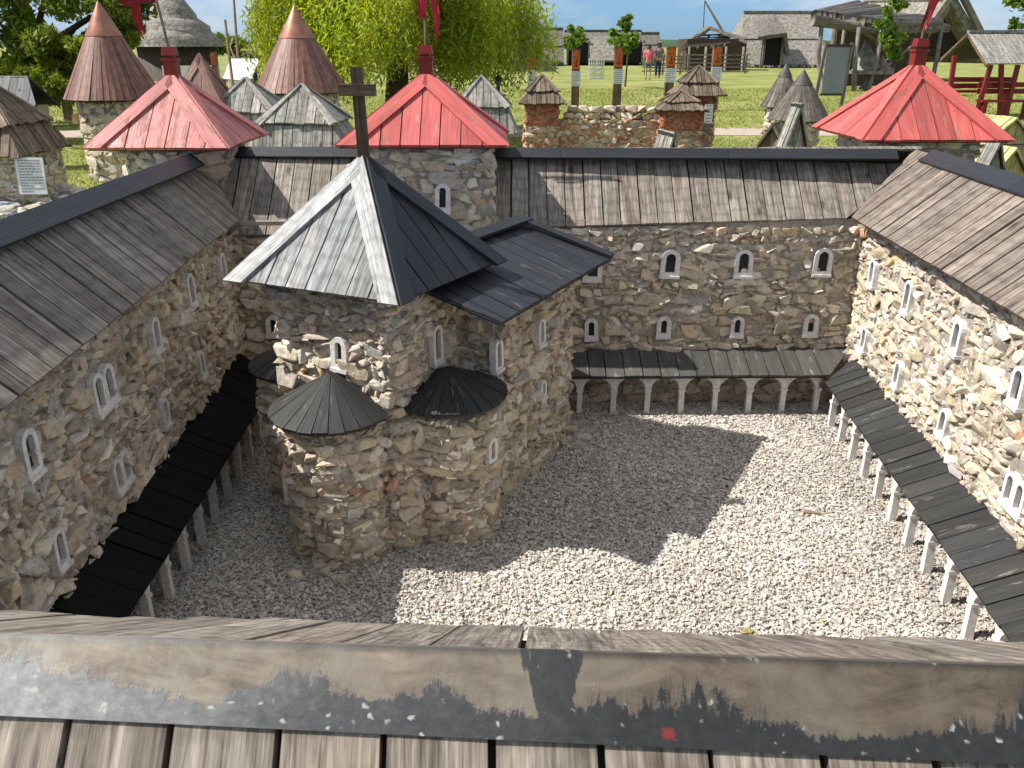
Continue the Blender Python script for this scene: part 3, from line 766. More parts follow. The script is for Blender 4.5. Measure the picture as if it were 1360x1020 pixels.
mb = MB(); b = Vector((-.372, 3.84, 1.58)); tube(mb, [b, b + Vector((.01, 0, .42))], [.006, .005], 8); p_ = mb.build('flag_pole', 'dark_wood', t2)
mb = MB(); e = Vector((-.365, 3.835, 1.76))
cloth(mb, e, [(e + Vector((-.035, 0, .2)), e + Vector((.03, 0, .2))), (e + Vector((-.035, 0, .06)), e + Vector((.02, 0, .08))), (e + Vector((-.03, 0, -.06)), e + Vector((.0, 0, -.05)))], 3, .008)
cloth(mb, e, [(e + Vector((.0, -.01, .14)), e + Vector((.0, -.01, .06))), (e + Vector((.07, -.012, .13)), e + Vector((.07, -.012, .085))), (e + Vector((.15, -.012, .09)), e + Vector((.15, -.012, .085)))], 7, .008)
cloth(mb, e, [(e + Vector((.02, -.012, .05)), e + Vector((.05, -.012, .05))), (e + Vector((.03, -.012, -.04)), e + Vector((.06, -.012, -.05))), (e + Vector((.04, -.012, -.13)), e + Vector((.05, -.012, -.14)))], 9, .006)
mb.build('flag', 'flag_bright', p_)
mb = MB(); b = Vector((1.94, 4.25, 1.62)); tube(mb, [b, b + Vector((.02, 0, .42))], [.006, .005], 8); p_ = mb.build('flag_pole', 'dark_wood', t3)
mb = MB(); e = Vector((1.95, 4.24, 1.76))
cloth(mb, e, [(e + Vector((-.01, 0, .2)), e + Vector((.07, 0, .2))), (e + Vector((-.005, 0, .1)), e + Vector((.06, 0, .09))), (e + Vector((-.01, 0, .02)), e + Vector((.03, 0, .02))), (e + Vector((-.03, 0, -.09)), e + Vector((.0, 0, -.1)))], 4, .01)
mb.build('flag', 'flag_bright', p_)

# ------------------------------------------------------------------ church
E1 = Vector((.475, .88, 0)).normalized(); E2 = Vector((-E1.y, E1.x, 0))      # along the nave, to its left
KS = .957                                    # church stands a little nearer than first measured
def ks(x, y, z): return Vector((x * KS, y * KS, EYE + (z - EYE) * KS))
CH = Vector((-.492 * KS, 2.822 * KS, 0))
ch = thing('church', 'miniature stone church with a dark pyramid roof and wooden cross in the courtyard', 'church', (-.49, 2.82, 0))
def cpt(n, t, z=0.): return Vector((.88 * n + .475 * t, -.475 * n + .88 * t, 0)) * (KS / (.88 ** 2 + .475 ** 2)) + Z_ * z
# pyramid: corners L, F, R, B measured
Lc, Fc, Rc = ks(-.946, 2.688, .88), ks(-.343, 2.408, .88), ks(-.033, 2.950, .88); Bc = Lc + Rc - Fc
ap = ks(-.489, 2.818, 1.262); crn = [Lc, Fc, Rc, Bc]
mb = MB()
for i in range(4):
    a, b = crn[i], crn[(i + 1) % 4]; lit = i in (0, 3)  # sunny faces silvery, the others coloured dark as if in shade
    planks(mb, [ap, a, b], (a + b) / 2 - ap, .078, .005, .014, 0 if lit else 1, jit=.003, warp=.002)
    n = (a - ap).cross(b - ap).normalized(); n = n if n.z > 0 else -n
    for e, other in ((a, b), (b, a)):
        d = (e - ap).normalized(); lowd = (other - e).normalized(); s = (lowd - d * lowd.dot(d)).normalized()
        wd = .058; top, bot = ap + n * .012 , e + n * .012 + d * .014; o = rng.random() * 30; l = (bot - top).length; k = wd / max(.2, lowd.dot(s))
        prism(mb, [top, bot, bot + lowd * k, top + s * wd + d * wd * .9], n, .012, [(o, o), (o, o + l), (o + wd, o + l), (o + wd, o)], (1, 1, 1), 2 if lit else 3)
croof = mb.build('roof', ['wood_church', 'black_and_shaded', 'cap_silver', 'cap_black'], ch, 'pyramid roof with silvery boards, coloured black on the side turned from the sun')
mb = MB(); cb = ap + Vector((0, 0, -.01)); ct = ap + Vector((-.006, 0, .262))
beam(mb, cb, ct, .034, .028); c_ = lerp(cb, ct, .76)
box(mb, c_ + Vector((.0, -.016, 0)), Z_, Y_, X, .017, .014, .056)
mb.build('cross', 'cross_wood', croof)
mb = MB()
hw = .222
tc = [CH - E1 * hw - E2 * hw, CH + E1 * hw - E2 * hw, CH + E1 * hw + E2 * hw, CH - E1 * hw + E2 * hw]
tw = []
PA = (tc[3], tc[0], -E1); PBb = (tc[0], tc[1], -E2); PC = (tc[2], tc[3], E2)
w1 = on_plane(455, 488, tc[3], tc[0]); w2 = on_plane(577, 480, tc[0], tc[1])
for (A, B, nn), ws, sd in ((PA, [w1], 61), (PBb, [w2], 62), (PC, [], 63)):
    fn, l = flat_fn(A, B, side=nn)
    stones(mb, fn, l, .885, wall_holes(A, B, [(p, 0, .066, .11) for p in ws], 0, 0), .052, sd)
box(mb, CH + Z_ * .45, E1, E2, Z_, hw - .001, hw - .001, .45, 1, MORT)
# nave
n0, n1, ta, tb = -2.15, -1.4, 2.45, 3.13
NA, NB = cpt(n1, ta), cpt(n1, tb); NC, ND = cpt(n0, tb), cpt(n0, ta)
nws = [on_plane(658, 490, NA, NB), on_plane(715, 457, NA, NB)]; nws2 = [on_plane(717, 527, NA, NB), on_plane(661, 567, NA, NB)]
fn, l = flat_fn(NA, NB, side=-E2)
stones(mb, fn, l, .79, wall_holes(NA, NB, [(p, 0, .058, .11) for p in nws] + [(p, 0, .05, .075) for p in nws2], 0, 0), .052, 64, prot=.017)
fn, l = flat_fn(ND, NA, side=-E1); stones(mb, fn, l, .79, (), .052, 65)
fn, l = flat_fn(NB, NC, side=E1); stones(mb, fn, l, .79, (), .066, 66)
fn, l = flat_fn(NC, ND, side=E2); stones(mb, fn, l, .79, (), .066, 67)
box(mb, (NA + NC) / 2 + Z_ * .4, E1, E2, Z_, (tb - ta) / 2 * KS, (n1 - n0) / 2 * KS, .4, 1, MORT)
cwall = mb.build('wall', ['stone', 'mortar'], ch)
window(ch, w1, -E1, .066, .11, .42); window(ch, w2, -E2, .06, .125, .48)
for p in nws: window(ch, p, -E2, .058, .11, .5)
for p in nws2: window(ch, p, -E2, .05, .075, .42)
# nave roof
rA, rB = ks(-.45, 2.73, .905), ks(.04, 3.52, .92)
eA, eB = ks(-.03, 2.56, .785), ks(.425, 3.405, .785)
eA2, eB2 = ks(-.80, 2.86, .785), ks(-.335, 3.56, .785)
mb = MB()
planks(mb, [rA, rB, eB, eA], -E2 - Z_ * .3, .08, .005, .014, jit=.002, warp=.002)
planks(mb, [rA, rB, eB2, eA2], E2 - Z_ * .3, .08, .005, .014, jit=.002, warp=.002)
cap_board(mb, rA, rB, eA - rA, eA2 - rA, .05, mat=1, split=1)
o_ = Vector((0, 0, .014))
n_ = (rB - rA).cross(eB - rB).normalized(); n_ = n_ if n_.z > 0 else -n_
prism(mb, [rB + n_ * .013, eB + n_ * .013, eB + n_ * .013 - E1 * .05, rB + n_ * .013 - E1 * .05], n_, .01, [(0, 0), (0, .4), (.05, .4), (.05, 0)], (1, 1, 1), 1)
mb.build('nave_roof', ['black_and_shaded', 'cap_black'], ch, 'low black board roof over the nave')
mb = MB()
vs = [cpt(n0, tb, .795), cpt(n1, tb, .795), rB - E1 * .05 - Z_ * .02]
prism(mb, vs, E1, .04, [(0, 0)] * 3, MORT, 0); mb.build('gable', 'mortar', ch)
# apses with conical board roofs
def cone_roof(mb, c, r, z0, z1, nseg, a0=0, thick=.012, mat=0, sag=.0, gap=.0035, top=0.):
    for k in range(nseg):
        t0, t1 = a0 + 2 * math.pi * k / nseg, a0 + 2 * math.pi * (k + 1) / nseg
        rr = r * rng.uniform(.985, 1.015); g = gap / r / 2
        p = lambda t, q, z: Vector((c[0] + q * math.cos(t), c[1] + q * math.sin(t), z))
        li = rng.uniform(0, .003); rt = max(top, r * .04)
        zt = z0 + (z1 - z0) * (1 - rt / r)
        a, b, d, e = p(t0 + g, rr, z0 + li), p(t1 - g, rr, z0 + li), p(t1 - g * .2, rt, zt + li), p(t0 + g * .2, rt, zt + li)
        n = (b - a).cross(e - a).normalized(); n = n if n.z > 0 else -n
        o = rng.random() * 30; w = (b - a).length; l = (e - a).length; v = rng.uniform(.8, 1.15)
        prism(mb, [a, b, d, e], n, thick, [(o, o), (o + w, o), (o + w * .6, o + l), (o + w * .4, o + l)], (v, v, v), mat)
for (c, rr, rw_, z0, z1, lab, sd) in (((-.58, 2.462), .208, .172, .515, .635, 'worn grey boards, sunlit', 71), ((-.212, 2.588), .2, .17, .515, .605, None, 72), ((-.78, 2.87), .192, .155, .515, .60, None, 73)):
    mb = MB(); mort_cyl(mb, c, rw_ * .93, rw_, 0, z0 + .012)
    f = cyl_fn((c[0], c[1], 0), rw_ * .93, rw_, z0, math.pi * .5)
    holes = []
    if sd == 72:
        wp = Vector((c[0] + math.cos(R(-35)) * rw_ * .97, c[1] + math.sin(R(-35)) * rw_ * .97, .30)); s_ = (R(-35) + 2 * math.pi - math.pi * .5) * rw_; holes = [(s_ - .035, s_ + .035, .285, .39)]
    if sd == 71:
        wq = Vector((c[0] + math.cos(R(200)) * rw_ * .97, c[1] + math.sin(R(200)) * rw_ * .97, .20)); s_ = (R(200) - math.pi * .5) * rw_; holes = [(s_ - .035, s_ + .035, .185, .29)]
    stones(mb, f, 2 * math.pi * rw_, z0 - .03, holes, .05, sd, prot=.015)
    ap_ = mb.build('apse', ['stone', 'mortar'], ch)
    mb = MB(); cone_roof(mb, c, rr, z0, z1, 26); mb.build('apse_roof', 'black_worn', ap_)
    if sd == 72: window(ap_, wp, (math.cos(R(-35)), math.sin(R(-35)), 0), .052, .09, .4, sill=False)
    if sd == 71: window(ap_, wq, (math.cos(R(200)), math.sin(R(200)), 0), .052, .09, .4, sill=False)

mb = MB(); c = (-.388, 2.525); mort_cyl(mb, c, .12, .12, 0, .485); stones(mb, cyl_fn((c[0], c[1], 0), .12, .12, .5, math.pi), math.pi * .12, .47, (), .05, 75, prot=.015)
mb.build('pier', ['stone', 'mortar'], ch)
# ================================================================== GROUND
mb = MB(); S = 1500
mb.add([(-S, -60, -.004), (S, -60, -.004), (S, 2500, -.004), (-S, 2500, -.004)], [(0, 1, 2, 3)])
structure(mb.build('ground', 'lawn'))
mb = MB(); mb.add([(-1.4, .6, .0), (1.75, .6, .0), (1.75, 3.8, .0), (-1.4, 3.8, .0)], [(0, 1, 2, 3)])
structure(mb.build('courtyard_floor', 'gravel_bed'))
def scatter(protos, P, S3, C):
    """merged copies of small stones; P (n,3), S3 (n,3) sizes, C (n,4)"""
    mb = MB(); n = len(P); idx = nrg.integers(0, len(protos), n); th = nrg.uniform(0, 6.28, n); tl = nrg.normal(0, .22, (n, 2))
    for k, (V, T) in enumerate(protos):
        I = np.where(idx == k)[0]
        if not len(I): continue
        q = V[None] * S3[I][:, None, :]
        c, s = np.cos(th[I])[:, None], np.sin(th[I])[:, None]
        x = q[..., 0] * c - q[..., 1] * s; y = q[..., 0] * s + q[..., 1] * c; z = q[..., 2] + x * tl[I, :1] * .8 + y * tl[I, 1:] * .8
        w = np.stack([x, y, z], -1) + P[I][:, None, :]
        TT = T[None] + (np.arange(len(I)) * len(V))[:, None, None]
        mb.tris(w.reshape(-1, 3), TT.reshape(-1, 3), np.repeat(C[I], len(V), 0))
    return mb
n = 135000
P = np.stack([nrg.uniform(-1.2, 1.62, n), nrg.uniform(1.25, 3.66, n), nrg.uniform(.0, .009, n)], 1)
sz = np.clip(nrg.lognormal(math.log(.0086), .26, n), .006, .026)
S3 = np.stack([sz * nrg.uniform(.9, 1.5, n), sz * nrg.uniform(.75, 1.1, n), sz * nrg.uniform(.6, .95, n)], 1)
g = np.clip(nrg.normal(.585, .06, n), .33, .72)
C = np.stack([g * nrg.uniform(.98, 1.06, n), g * nrg.uniform(.94, .98, n), g * nrg.uniform(.84, .93, n), np.ones(n)], 1)
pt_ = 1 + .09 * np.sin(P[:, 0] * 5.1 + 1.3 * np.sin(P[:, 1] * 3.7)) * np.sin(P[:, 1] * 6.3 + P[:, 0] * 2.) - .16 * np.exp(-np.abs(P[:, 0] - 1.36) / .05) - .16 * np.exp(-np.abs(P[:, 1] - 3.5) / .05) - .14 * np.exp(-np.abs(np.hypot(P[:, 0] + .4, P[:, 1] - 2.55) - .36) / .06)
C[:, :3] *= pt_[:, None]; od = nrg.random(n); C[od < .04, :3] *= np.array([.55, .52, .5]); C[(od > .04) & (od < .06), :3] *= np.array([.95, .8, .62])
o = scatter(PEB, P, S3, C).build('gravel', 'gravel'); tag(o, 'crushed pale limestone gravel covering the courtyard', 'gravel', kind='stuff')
# a stick and fallen stones at the church foot
mb = MB(); p = ground(1078, 686); beam(mb, p + Vector((-.03, .006, .014)), p + Vector((.03, -.002, .014)), .014, .009)
tag(mb.build('wood_chip', 'wood_tan'), 'small splinter of wood lying on the sunlit gravel', 'wood chip')
mb = MB(); p = ground(990, 843); lf = [p + Vector((.016 * math.cos(a) * (1.5 if k % 2 == 0 else .8), .016 * math.sin(a), .016 + .004 * math.sin(3 * a))) for k, a in enumerate([i_ * math.pi / 5 for i_ in range(10)])]
prism(mb, lf, Z_, .0012, [(0, 0)] * 10, (1, 1, 1)); tag(mb.build('fallen_leaf', 'yellow_wood'), 'yellow fallen leaf lying on the gravel close to the nearest wing', 'leaf')
for i, (px, py, s) in enumerate(((425, 762, .05), (452, 772, .04), (392, 768, .035), (745, 590, .05), (775, 585, .045))):
    p = ground(px, py); mb = MB(); V, T = PROTO[i + 5]
    mb.tris(V * np.array([s * 1.5, s, s * .7]) + np.array([p.x, p.y, s * .25]), T, np.tile(pick(random.Random(i + 4), PAL), (len(V), 1)))
    tag(mb.build('loose_stone', 'stone'), ['brown loose stone at the left foot of the church apse', 'grey loose stone between the apse foot and the gravel', 'small loose stone furthest left at the church foot', 'loose stone against the far end of the nave wall', 'loose stone at the corner of the nave nearest the arches'][i], 'stone', 'loose stones round the church')

# ================================================================== BEYOND THE CASTLE
def tier_roof(mb, c, he, hm, ze, zm, za, pw=.1, lap=.05, mat=0, rot=0.):
    """two tiers of boards on a square tower"""
    ax = Vector((math.cos(rot), math.sin(rot), 0)); ay = Vector((-ax.y, ax.x, 0)); c = vec(c)
    cor = lambda h, z: [c + ax * h * sx + ay * h * sy + Z_ * z for sx, sy in ((-1, -1), (1, -1), (1, 1), (-1, 1))]
    lo, up, up2 = cor(he, ze), cor(hm, zm), cor(hm + lap * .8, zm - lap * .5); ap = c + Z_ * za
    for i in range(4):
        j = (i + 1) % 4
        planks(mb, [up[i], lo[i], lo[j], up[j]], (lo[i] + lo[j] - up[i] - up[j]), pw, .008, .02, mat, jit=.014, warp=.008)
        a2 = ap + Z_ * .03
        planks(mb, [a2, up2[i] + Z_ * .03, up2[j] + Z_ * .03], (up2[i] + up2[j]) / 2 - a2, pw, .008, .02, mat, jit=.014, warp=.008)
        for (p, q, o) in ((a2, up2[i] + Z_ * .03, up2[j]), (a2, up2[j] + Z_ * .03, up2[i])):
            d = (q - p).normalized(); s = (o - q); s = (s - d * s.dot(d)).normalized(); n = d.cross(s); n = n if n.z > 0 else -n
            oo = rng.random() * 20; l = (q - p).length
            prism(mb, [p + n * .022, q + n * .022, q + n * .022 + s * pw * .7, p + n * .022 + s * .01], n, .018, [(oo, oo), (oo, oo + l), (oo + pw, oo + l), (oo + pw, oo)], (1.1, 1.1, 1.1), mat)
def model_tower(label, c, he, hm, ze, zm, za, wh, mat, seed, pal=PAL, group='board roofed towers of the neighbouring models', rot=0.):
    c = vec(c); c.z = 0
    root = thing('model_tower', label, 'tower', c, group)
    mb = MB(); tier_roof(mb, c, he, hm, ze, zm, za, rot=rot); mb.build('roof', mat, root)
    mb = MB()
    for sx, sy in ((0, -1), (1, 0), (-1, 0)):
        A, B = ((c.x - wh, c.y - wh, 0), (c.x + wh, c.y - wh, 0)) if sy else ((c.x + sx * wh, c.y - wh, 0), (c.x + sx * wh, c.y + wh, 0))
        fn, l = flat_fn(A, B, side=(sx, sy, 0)); stones(mb, fn, l, ze - .01, (), .11, seed + sx, pal, prot=.016)
    box(mb, (c.x, c.y, ze / 2 + .02), X, Y_, Z_, wh - .002, wh - .002, ze / 2 + .02, 1, MORT)
    mb.build('wall', ['far_stone', 'mortar'], root); return root
def sign_lines(parent, P, U, V, Nn, w, h, rows, seed):
    """printed lines on a notice: one mesh of thin raised strips"""
    r = random.Random(seed); mb = MB(); P, U, V, Nn = map(vec, (P, U, V, Nn))
    for i in range(rows):
        y = h * (.42 - .84 * i / max(1, rows - 1)); x = -w * .4
        end = w * (.4 if r.random() < .7 else r.uniform(-.1, .3))
        while x < end:
            k = r.uniform(.05, .14) * w; k = min(k, end - x)
            box(mb, P + U * (x + k / 2) + V * y + Nn * .0012, U, V, Nn, k / 2, h * .2 / rows, .0008); x += k + w * .025
    return mb.build('print', 'ink', parent)

# big round towers with cone roofs
for (px, Yd, yr, ya, ym, r, rwal, lab, sd) in ((152, 11, 130, 1, 47, .585, .43, 'stone tower under a reddish cone roof beside the dark green tree', 81), (401, 12, 121, 7, 50, .63, .46, 'stone tower under a reddish cone roof in front of the yellow-green willow', 82)):
    p = at(px, yr, Yd); a = at(px, ya, Yd); m_ = at(px, ym, Yd); c = (p.x, Yd)
    root = thing('model_tower', lab, 'tower', (p.x, Yd, 0), 'round towers with reddish cone roofs')
    mb = MB(); rm = r * (a.z - m_.z) / (a.z - p.z)
    cone_roof(mb, c, r, p.z, a.z, 46, thick=.02, gap=.006, top=rm * .9)
    tube(mb, [(c[0], c[1], p.z - .02), (c[0], c[1], m_.z)], [r * .93, rm * .9], 40, 0, (.3, .3, .3), cap=False)  # liner below the boards, darkened as shade behind the gaps
    rf = mb.build('roof', 'wood_cone', root)
    mb = MB(); tube(mb, [(c[0], c[1], m_.z - .01), (c[0], c[1], m_.z), (c[0], c[1], a.z)], [rm + .012, rm + .01, .006], 32, cap=False); mb.build('metal_tip', 'metal_copper', rf)
    mb = MB(); mort_cyl(mb, c, rwal * .96, rwal, 0, p.z - .01); stones(mb, cyl_fn((c[0], c[1], 0), rwal * .96, rwal, p.z), 2 * math.pi * rwal, p.z - .03, (), .13, sd, prot=.02)
    mb.build('wall', ['far_stone', 'mortar'], root)
# small cone roofs
for (px, Yd, yr, ya, ym, r, rwal, lab, sd) in ((1038, 12.6, 141, 84, 101, .30, .2, 'small grey cone roof tower, the farther of the pair left of the notice board', 83), (1060, 12, 158, 92, 112, .42, .27, 'small grey cone roof tower, the nearer of the pair left of the notice board', 84)):
    p = at(px, yr, Yd); a = at(px, ya, Yd); m_ = at(px, ym, Yd); c = (p.x, Yd)
    root = thing('model_tower', lab, 'tower', (p.x, Yd, 0), 'small grey cone roofed towers')
    mb = MB(); rm = r * (a.z - m_.z) / (a.z - p.z); cone_roof(mb, c, r, p.z, a.z, 26, thick=.02, gap=.008, top=rm * .9)
    rf = mb.build('roof', 'wood_shingle', root)
    mb = MB(); tube(mb, [(c[0], c[1], m_.z - .01), (c[0], c[1], m_.z), (c[0], c[1], a.z)], [rm + .012, rm + .01, .006], 24, cap=False); mb.build('metal_tip', 'metal_grey', rf)
    mb = MB(); mort_cyl(mb, c, rwal, rwal, 0, p.z - .01); stones(mb, cyl_fn((c[0], c[1], 0), rwal, rwal, p.z), 2 * math.pi * rwal, p.z - .03, (), .11, sd, prot=.02)
    mb.build('wall', ['far_stone', 'mortar'], root)
# square towers with two tiers of boards
p = at(408, 197, 9); a = at(410, 109, 9); m_ = at(410, 160, 9)
model_tower('silver board two tier roof tower just left of the wooden cross', p, .52, .36, p.z, m_.z, a.z - .05, .4, 'wood_grey', 85)
p = at(336, 190, 9.6); a = at(336, 101, 9.6); m_ = at(336, 146, 9.6)
model_tower('silver board two tier roof tower between the pink red roof and the cone', p, .5, .33, p.z, m_.z, a.z - .05, .38, 'wood_grey', 86)
p = at(640, 172, 11.5); a = at(640, 99, 11.5); m_ = at(640, 140, 11.5)
model_tower('silver board two tier roof tower peeping out beside the middle red roof', p, .47, .33, p.z, m_.z, a.z - .05, .34, 'wood_grey', 87)
p = at(-4, 200, 9.3); a = at(-4, 100, 9.3); m_ = at(-4, 163, 9.3)
tl = model_tower('brown board roofed tower cut by the left edge, with a notice leaning on it', p, .55, .4, p.z, m_.z, a.z - .04, .46, 'wood_tan', 88)
p = at(273, 140, 9.5); a = at(270, 71, 9.5)
root = thing('model_tower', 'small reddish steep pyramid roof behind the pink red roof', 'tower', (p.x, 9.5, 0))
mb = MB(); pyramid(mb, p.x, 9.5, .36, .36, p.z - .12, a.z, .1, .006, .02, 0, .07); mb.build('roof', 'wood_cone', root)
mb = MB(); fn, l = flat_fn((p.x - .28, 9.22, 0), (p.x + .28, 9.22, 0), side=(0, -1, 0)); stones(mb, fn, l, p.z - .14, (), .11, 90); box(mb, (p.x, 9.5, (p.z - .12) / 2), X, Y_, Z_, .279, .279, (p.z - .12) / 2, 1, MORT); mb.build('wall', ['far_stone', 'mortar'], root)
# notice leaning on the left tower
def notice(label, P, w, h, lean, thick=.012, rows=12, seed=1, yaw=0., name='notice'):
    P = vec(P); U = Vector((math.cos(yaw), math.sin(yaw), 0)); bk = Vector((-U.y, U.x, 0)); V = (Z_ * math.cos(lean) + bk * math.sin(lean)).normalized(); Nn = U.cross(V)
    root = thing(name, label, 'sign', P); c = P + V * h / 2
    mb = MB(); box(mb, c, U, Nn, V, w / 2, thick / 2, h / 2); mb.build('panel', 'paper', root)
    sign_lines(root, c + Nn * (thick / 2), U, V, Nn, w, h, rows, seed); return root
p = at(45, 258, 8.75); notice('white printed notice standing against the tower at the left edge', (p.x, p.y, p.z), .29, .37, .12, seed=3)
# dark little roof behind it
p = at(33, 140, 12); root = thing('model_house', 'small dark roofed model house behind the tower at the left edge', 'model house', (p.x, 12, 0))
mb = MB(); planks(mb, [p + Vector((-.25, 0, .38)), p + Vector((.12, 0, .38)), p + Vector((.32, -.3, 0)), p + Vector((-.3, -.3, 0))], (0, -1, -1), .1, .006, .02)
planks(mb, [p + Vector((-.25, 0, .38)), p + Vector((.12, 0, .38)), p + Vector((.32, .3, 0)), p + Vector((-.3, .3, 0))], (0, 1, -1), .1, .006, .02); mb.build('roof', 'black_and_shaded', root)
mb = MB(); box(mb, (p.x, 12, p.z / 2), X, Y_, Z_, .2, .22, p.z / 2, 0, MORT); mb.build('wall', 'mortar', root)
# rubble edging at the left
mb = MB(); r_ = random.Random(4)
for k in range(60):
    q = ground(r_.uniform(-20, 112), 292 - r_.random() ** 1.5 * 42 + 6); s = r_.uniform(.06, .17); V, T = PROTO[r_.randrange(48)]
    mb.tris(V * np.array([s * 1.4, s, s * .75]) + np.array([q.x, q.y, s * .3 * r_.uniform(.6, 1.3)]), T, np.tile(pick(r_, [((.6, .57, .5), 3), ((.5, .46, .4), 2), ((.32, .34, .4), 1)]), (len(V), 1)))
tag(mb.build('rubble', 'far_stone'), 'heap of pale rubble stones on the grass beyond the grey left roof', 'rubble', kind='stuff')

# red stone fort model
fY = 13.5; fx0, fx1 = at(697, 190, fY).x, at(890, 190, fY).x
fort = thing('model_fort', 'red stone model fort with a low wall and brown roofed turrets on the lawn', 'model fort', ((fx0 + fx1) / 2, fY, 0))
mb = MB(); zt = .52
fn, l = flat_fn((fx0, fY, 0), (fx1 + .1, fY, 0), side=(0, -1, 0)); stones(mb, fn, l, zt, (), .11, 101, PALR, prot=.03, depth=.09)
box(mb, ((fx0 + fx1) / 2, fY + .13, zt / 2), X, Y_, Z_, (fx1 - fx0) / 2, .128, zt / 2, 1, (.42, .33, .26))
r_ = random.Random(8); x = fx0 + .6
while x < fx1:
    w = r_.uniform(.14, .24); V, T = PROTO[r_.randrange(48)]
    for dz in (0, .1):
        mb.tris(V * np.array([w * 1.05, .24, .12]) + np.array([x + w / 2 + dz * .6, fY + .1, zt + .05 + dz]), T, np.tile(pick(r_, [((.55, .42, .34), 3), ((.6, .5, .42), 2), ((.45, .36, .3), 1)]), (len(V), 1)))
    x += w * .96
mb.build('wall', ['far_stone', 'mortar'], fort)
def turret(px0, px1, Yd, ye, ya, he_extra, seed, z2=None):
    a, b = at(px0, ye, Yd), at(px1, ye, Yd); cx = (a.x + b.x) / 2; hw = (b.x - a.x) / 2; ze = a.z; za = at(px0, ya, Yd).z
    mb = MB(); c = Vector((cx, Yd + hw, 0))
    for sx, sy in ((0, -1), (1, 0), (-1, 0)):
        A, B = ((cx - hw, Yd, 0), (cx + hw, Yd, 0)) if sy else ((cx + sx * hw, Yd, 0), (cx + sx * hw, Yd + 2 * hw, 0))
        fn, l = flat_fn(A, B, side=(sx, sy, 0)); stones(mb, fn, l, ze * .55, (), .1, seed, PALR, prot=.03); f2 = (lambda f: (lambda s, t: (f(s, t)[0] + np.array((0, 0, ze * .55)),) + f(s, t)[1:]))(fn)
        stones(mb, f2, l, ze * .45, (), .06, seed + 1, [((.36, .12, .07), 4), ((.42, .17, .1), 2), ((.28, .09, .06), 2)], prot=.006)
    box(mb, (cx, Yd + hw, ze / 2), X, Y_, Z_, hw - .003, hw - .003, ze / 2, 1, (.4, .28, .22))
    w_ = mb.build('turret', ['far_stone', 'mortar'], fort)
    mb = MB(); tier_roof(mb, c, hw + he_extra, (hw + he_extra) * .56, ze, ze + (za - ze) * .42, za - .03, .07, .05); mb.build('turret_roof', 'wood_tan', w_)
    return cx, hw
turret(699, 742, fY - .1, 137, 100, .12, 103)
turret(908, 951, fY + .15, 126, 88, .15, 105)
cx, hw = turret(882, 932, fY - .35, 146, 122, .1, 107)
p = at(936, 150, fY - .42); nt_ = notice('white notice fixed to the red stone fort turret', p - Z_ * .14 + Vector((.06, 0, 0)), .12, .26, .02, rows=6, seed=5)

# posts with carved orange heads and paper notices
def totem(label, px, yb, yt, w, notice_=True, lean=0.):
    Yd = None; g_ = ground(px, yb); Yd = g_.y; t = at(px, yt, Yd); H = t.z
    root = thing('carved_post', label, 'post', g_, 'brown posts with carved orange heads and notices')
    d = Vector((lean, 0, 1)).normalized()
    mb = MB(); beam(mb, g_ - Z_ * .05, g_ + d * (H - .02), w, w * .8); beam(mb, g_ + d * (H - .02), g_ + d * (H + .02), w * 1.05, w * .9); mb.build('shaft', 'post_wood', root)
    mb = MB(); f = g_ + Vector((0, -w * .42, 0)); zz = H - .26
    pr = [(-w * .44, zz - .18)] + [(w * .44, zz - .18)] + [(w * .44 * math.cos(t_), zz + .16 + w * .44 * math.sin(t_)) for t_ in [k * math.pi / 8 for k in range(9)]]
    pts = [f + X * q[0] + d * q[1] + Vector((0, -.012, 0)) for q in pr]
    prism(mb, pts, Vector((0, -1, 0)), .03, [(0, 0)] * len(pts), (1, 1, 1))
    hd = mb.build('carved_head', 'orange', root)
    mb = MB()
    for sx in (-1, 1): tube(mb, [f + X * sx * w * .18 + d * (zz + .1) + Vector((0, -.02, 0)), f + X * sx * w * .18 + d * (zz + .1) + Vector((0, -.008, 0))], [.022, .026], 8)
    box(mb, f + d * (zz - .1) + Vector((0, -.016, 0)), X, Y_, Z_, w * .22, .008, .015); box(mb, f + d * (zz + .0) + Vector((0, -.016, 0)), X, Y_, Z_, w * .06, .008, .06)
    mb.build('carving', 'dark_wood', hd)
    if notice_:
        mb = MB(); c = f + d * (H - .66) + Vector((0, -.01, 0)); box(mb, c, X, Y_, Z_, w * .62, .008, .17); nn = mb.build('notice', 'paper', root)
        sign_lines(nn, c + Vector((0, -.008, 0)), X, Z_, Vector((0, -1, 0)), w * 1.2, .33, 7, int(px))
totem('carved post farthest left of the lawn row, rising behind the red stone turret', 706, 146, 66, .2)
totem('carved post standing left of the small crate frames', 763, 152, 66, .19)
totem('carved post in the middle of the lawn row, below the sunlit young tree', 818, 152, 63, .2)
totem('carved post next to the visitor in pink', 886, 148, 63, .22)
totem('carved post behind the rightmost red fort turret', 946, 146, 62, .22)
totem('leaning dark post with an orange head in the shade under the left tree', 92, 160, 70, .17, True, .04)

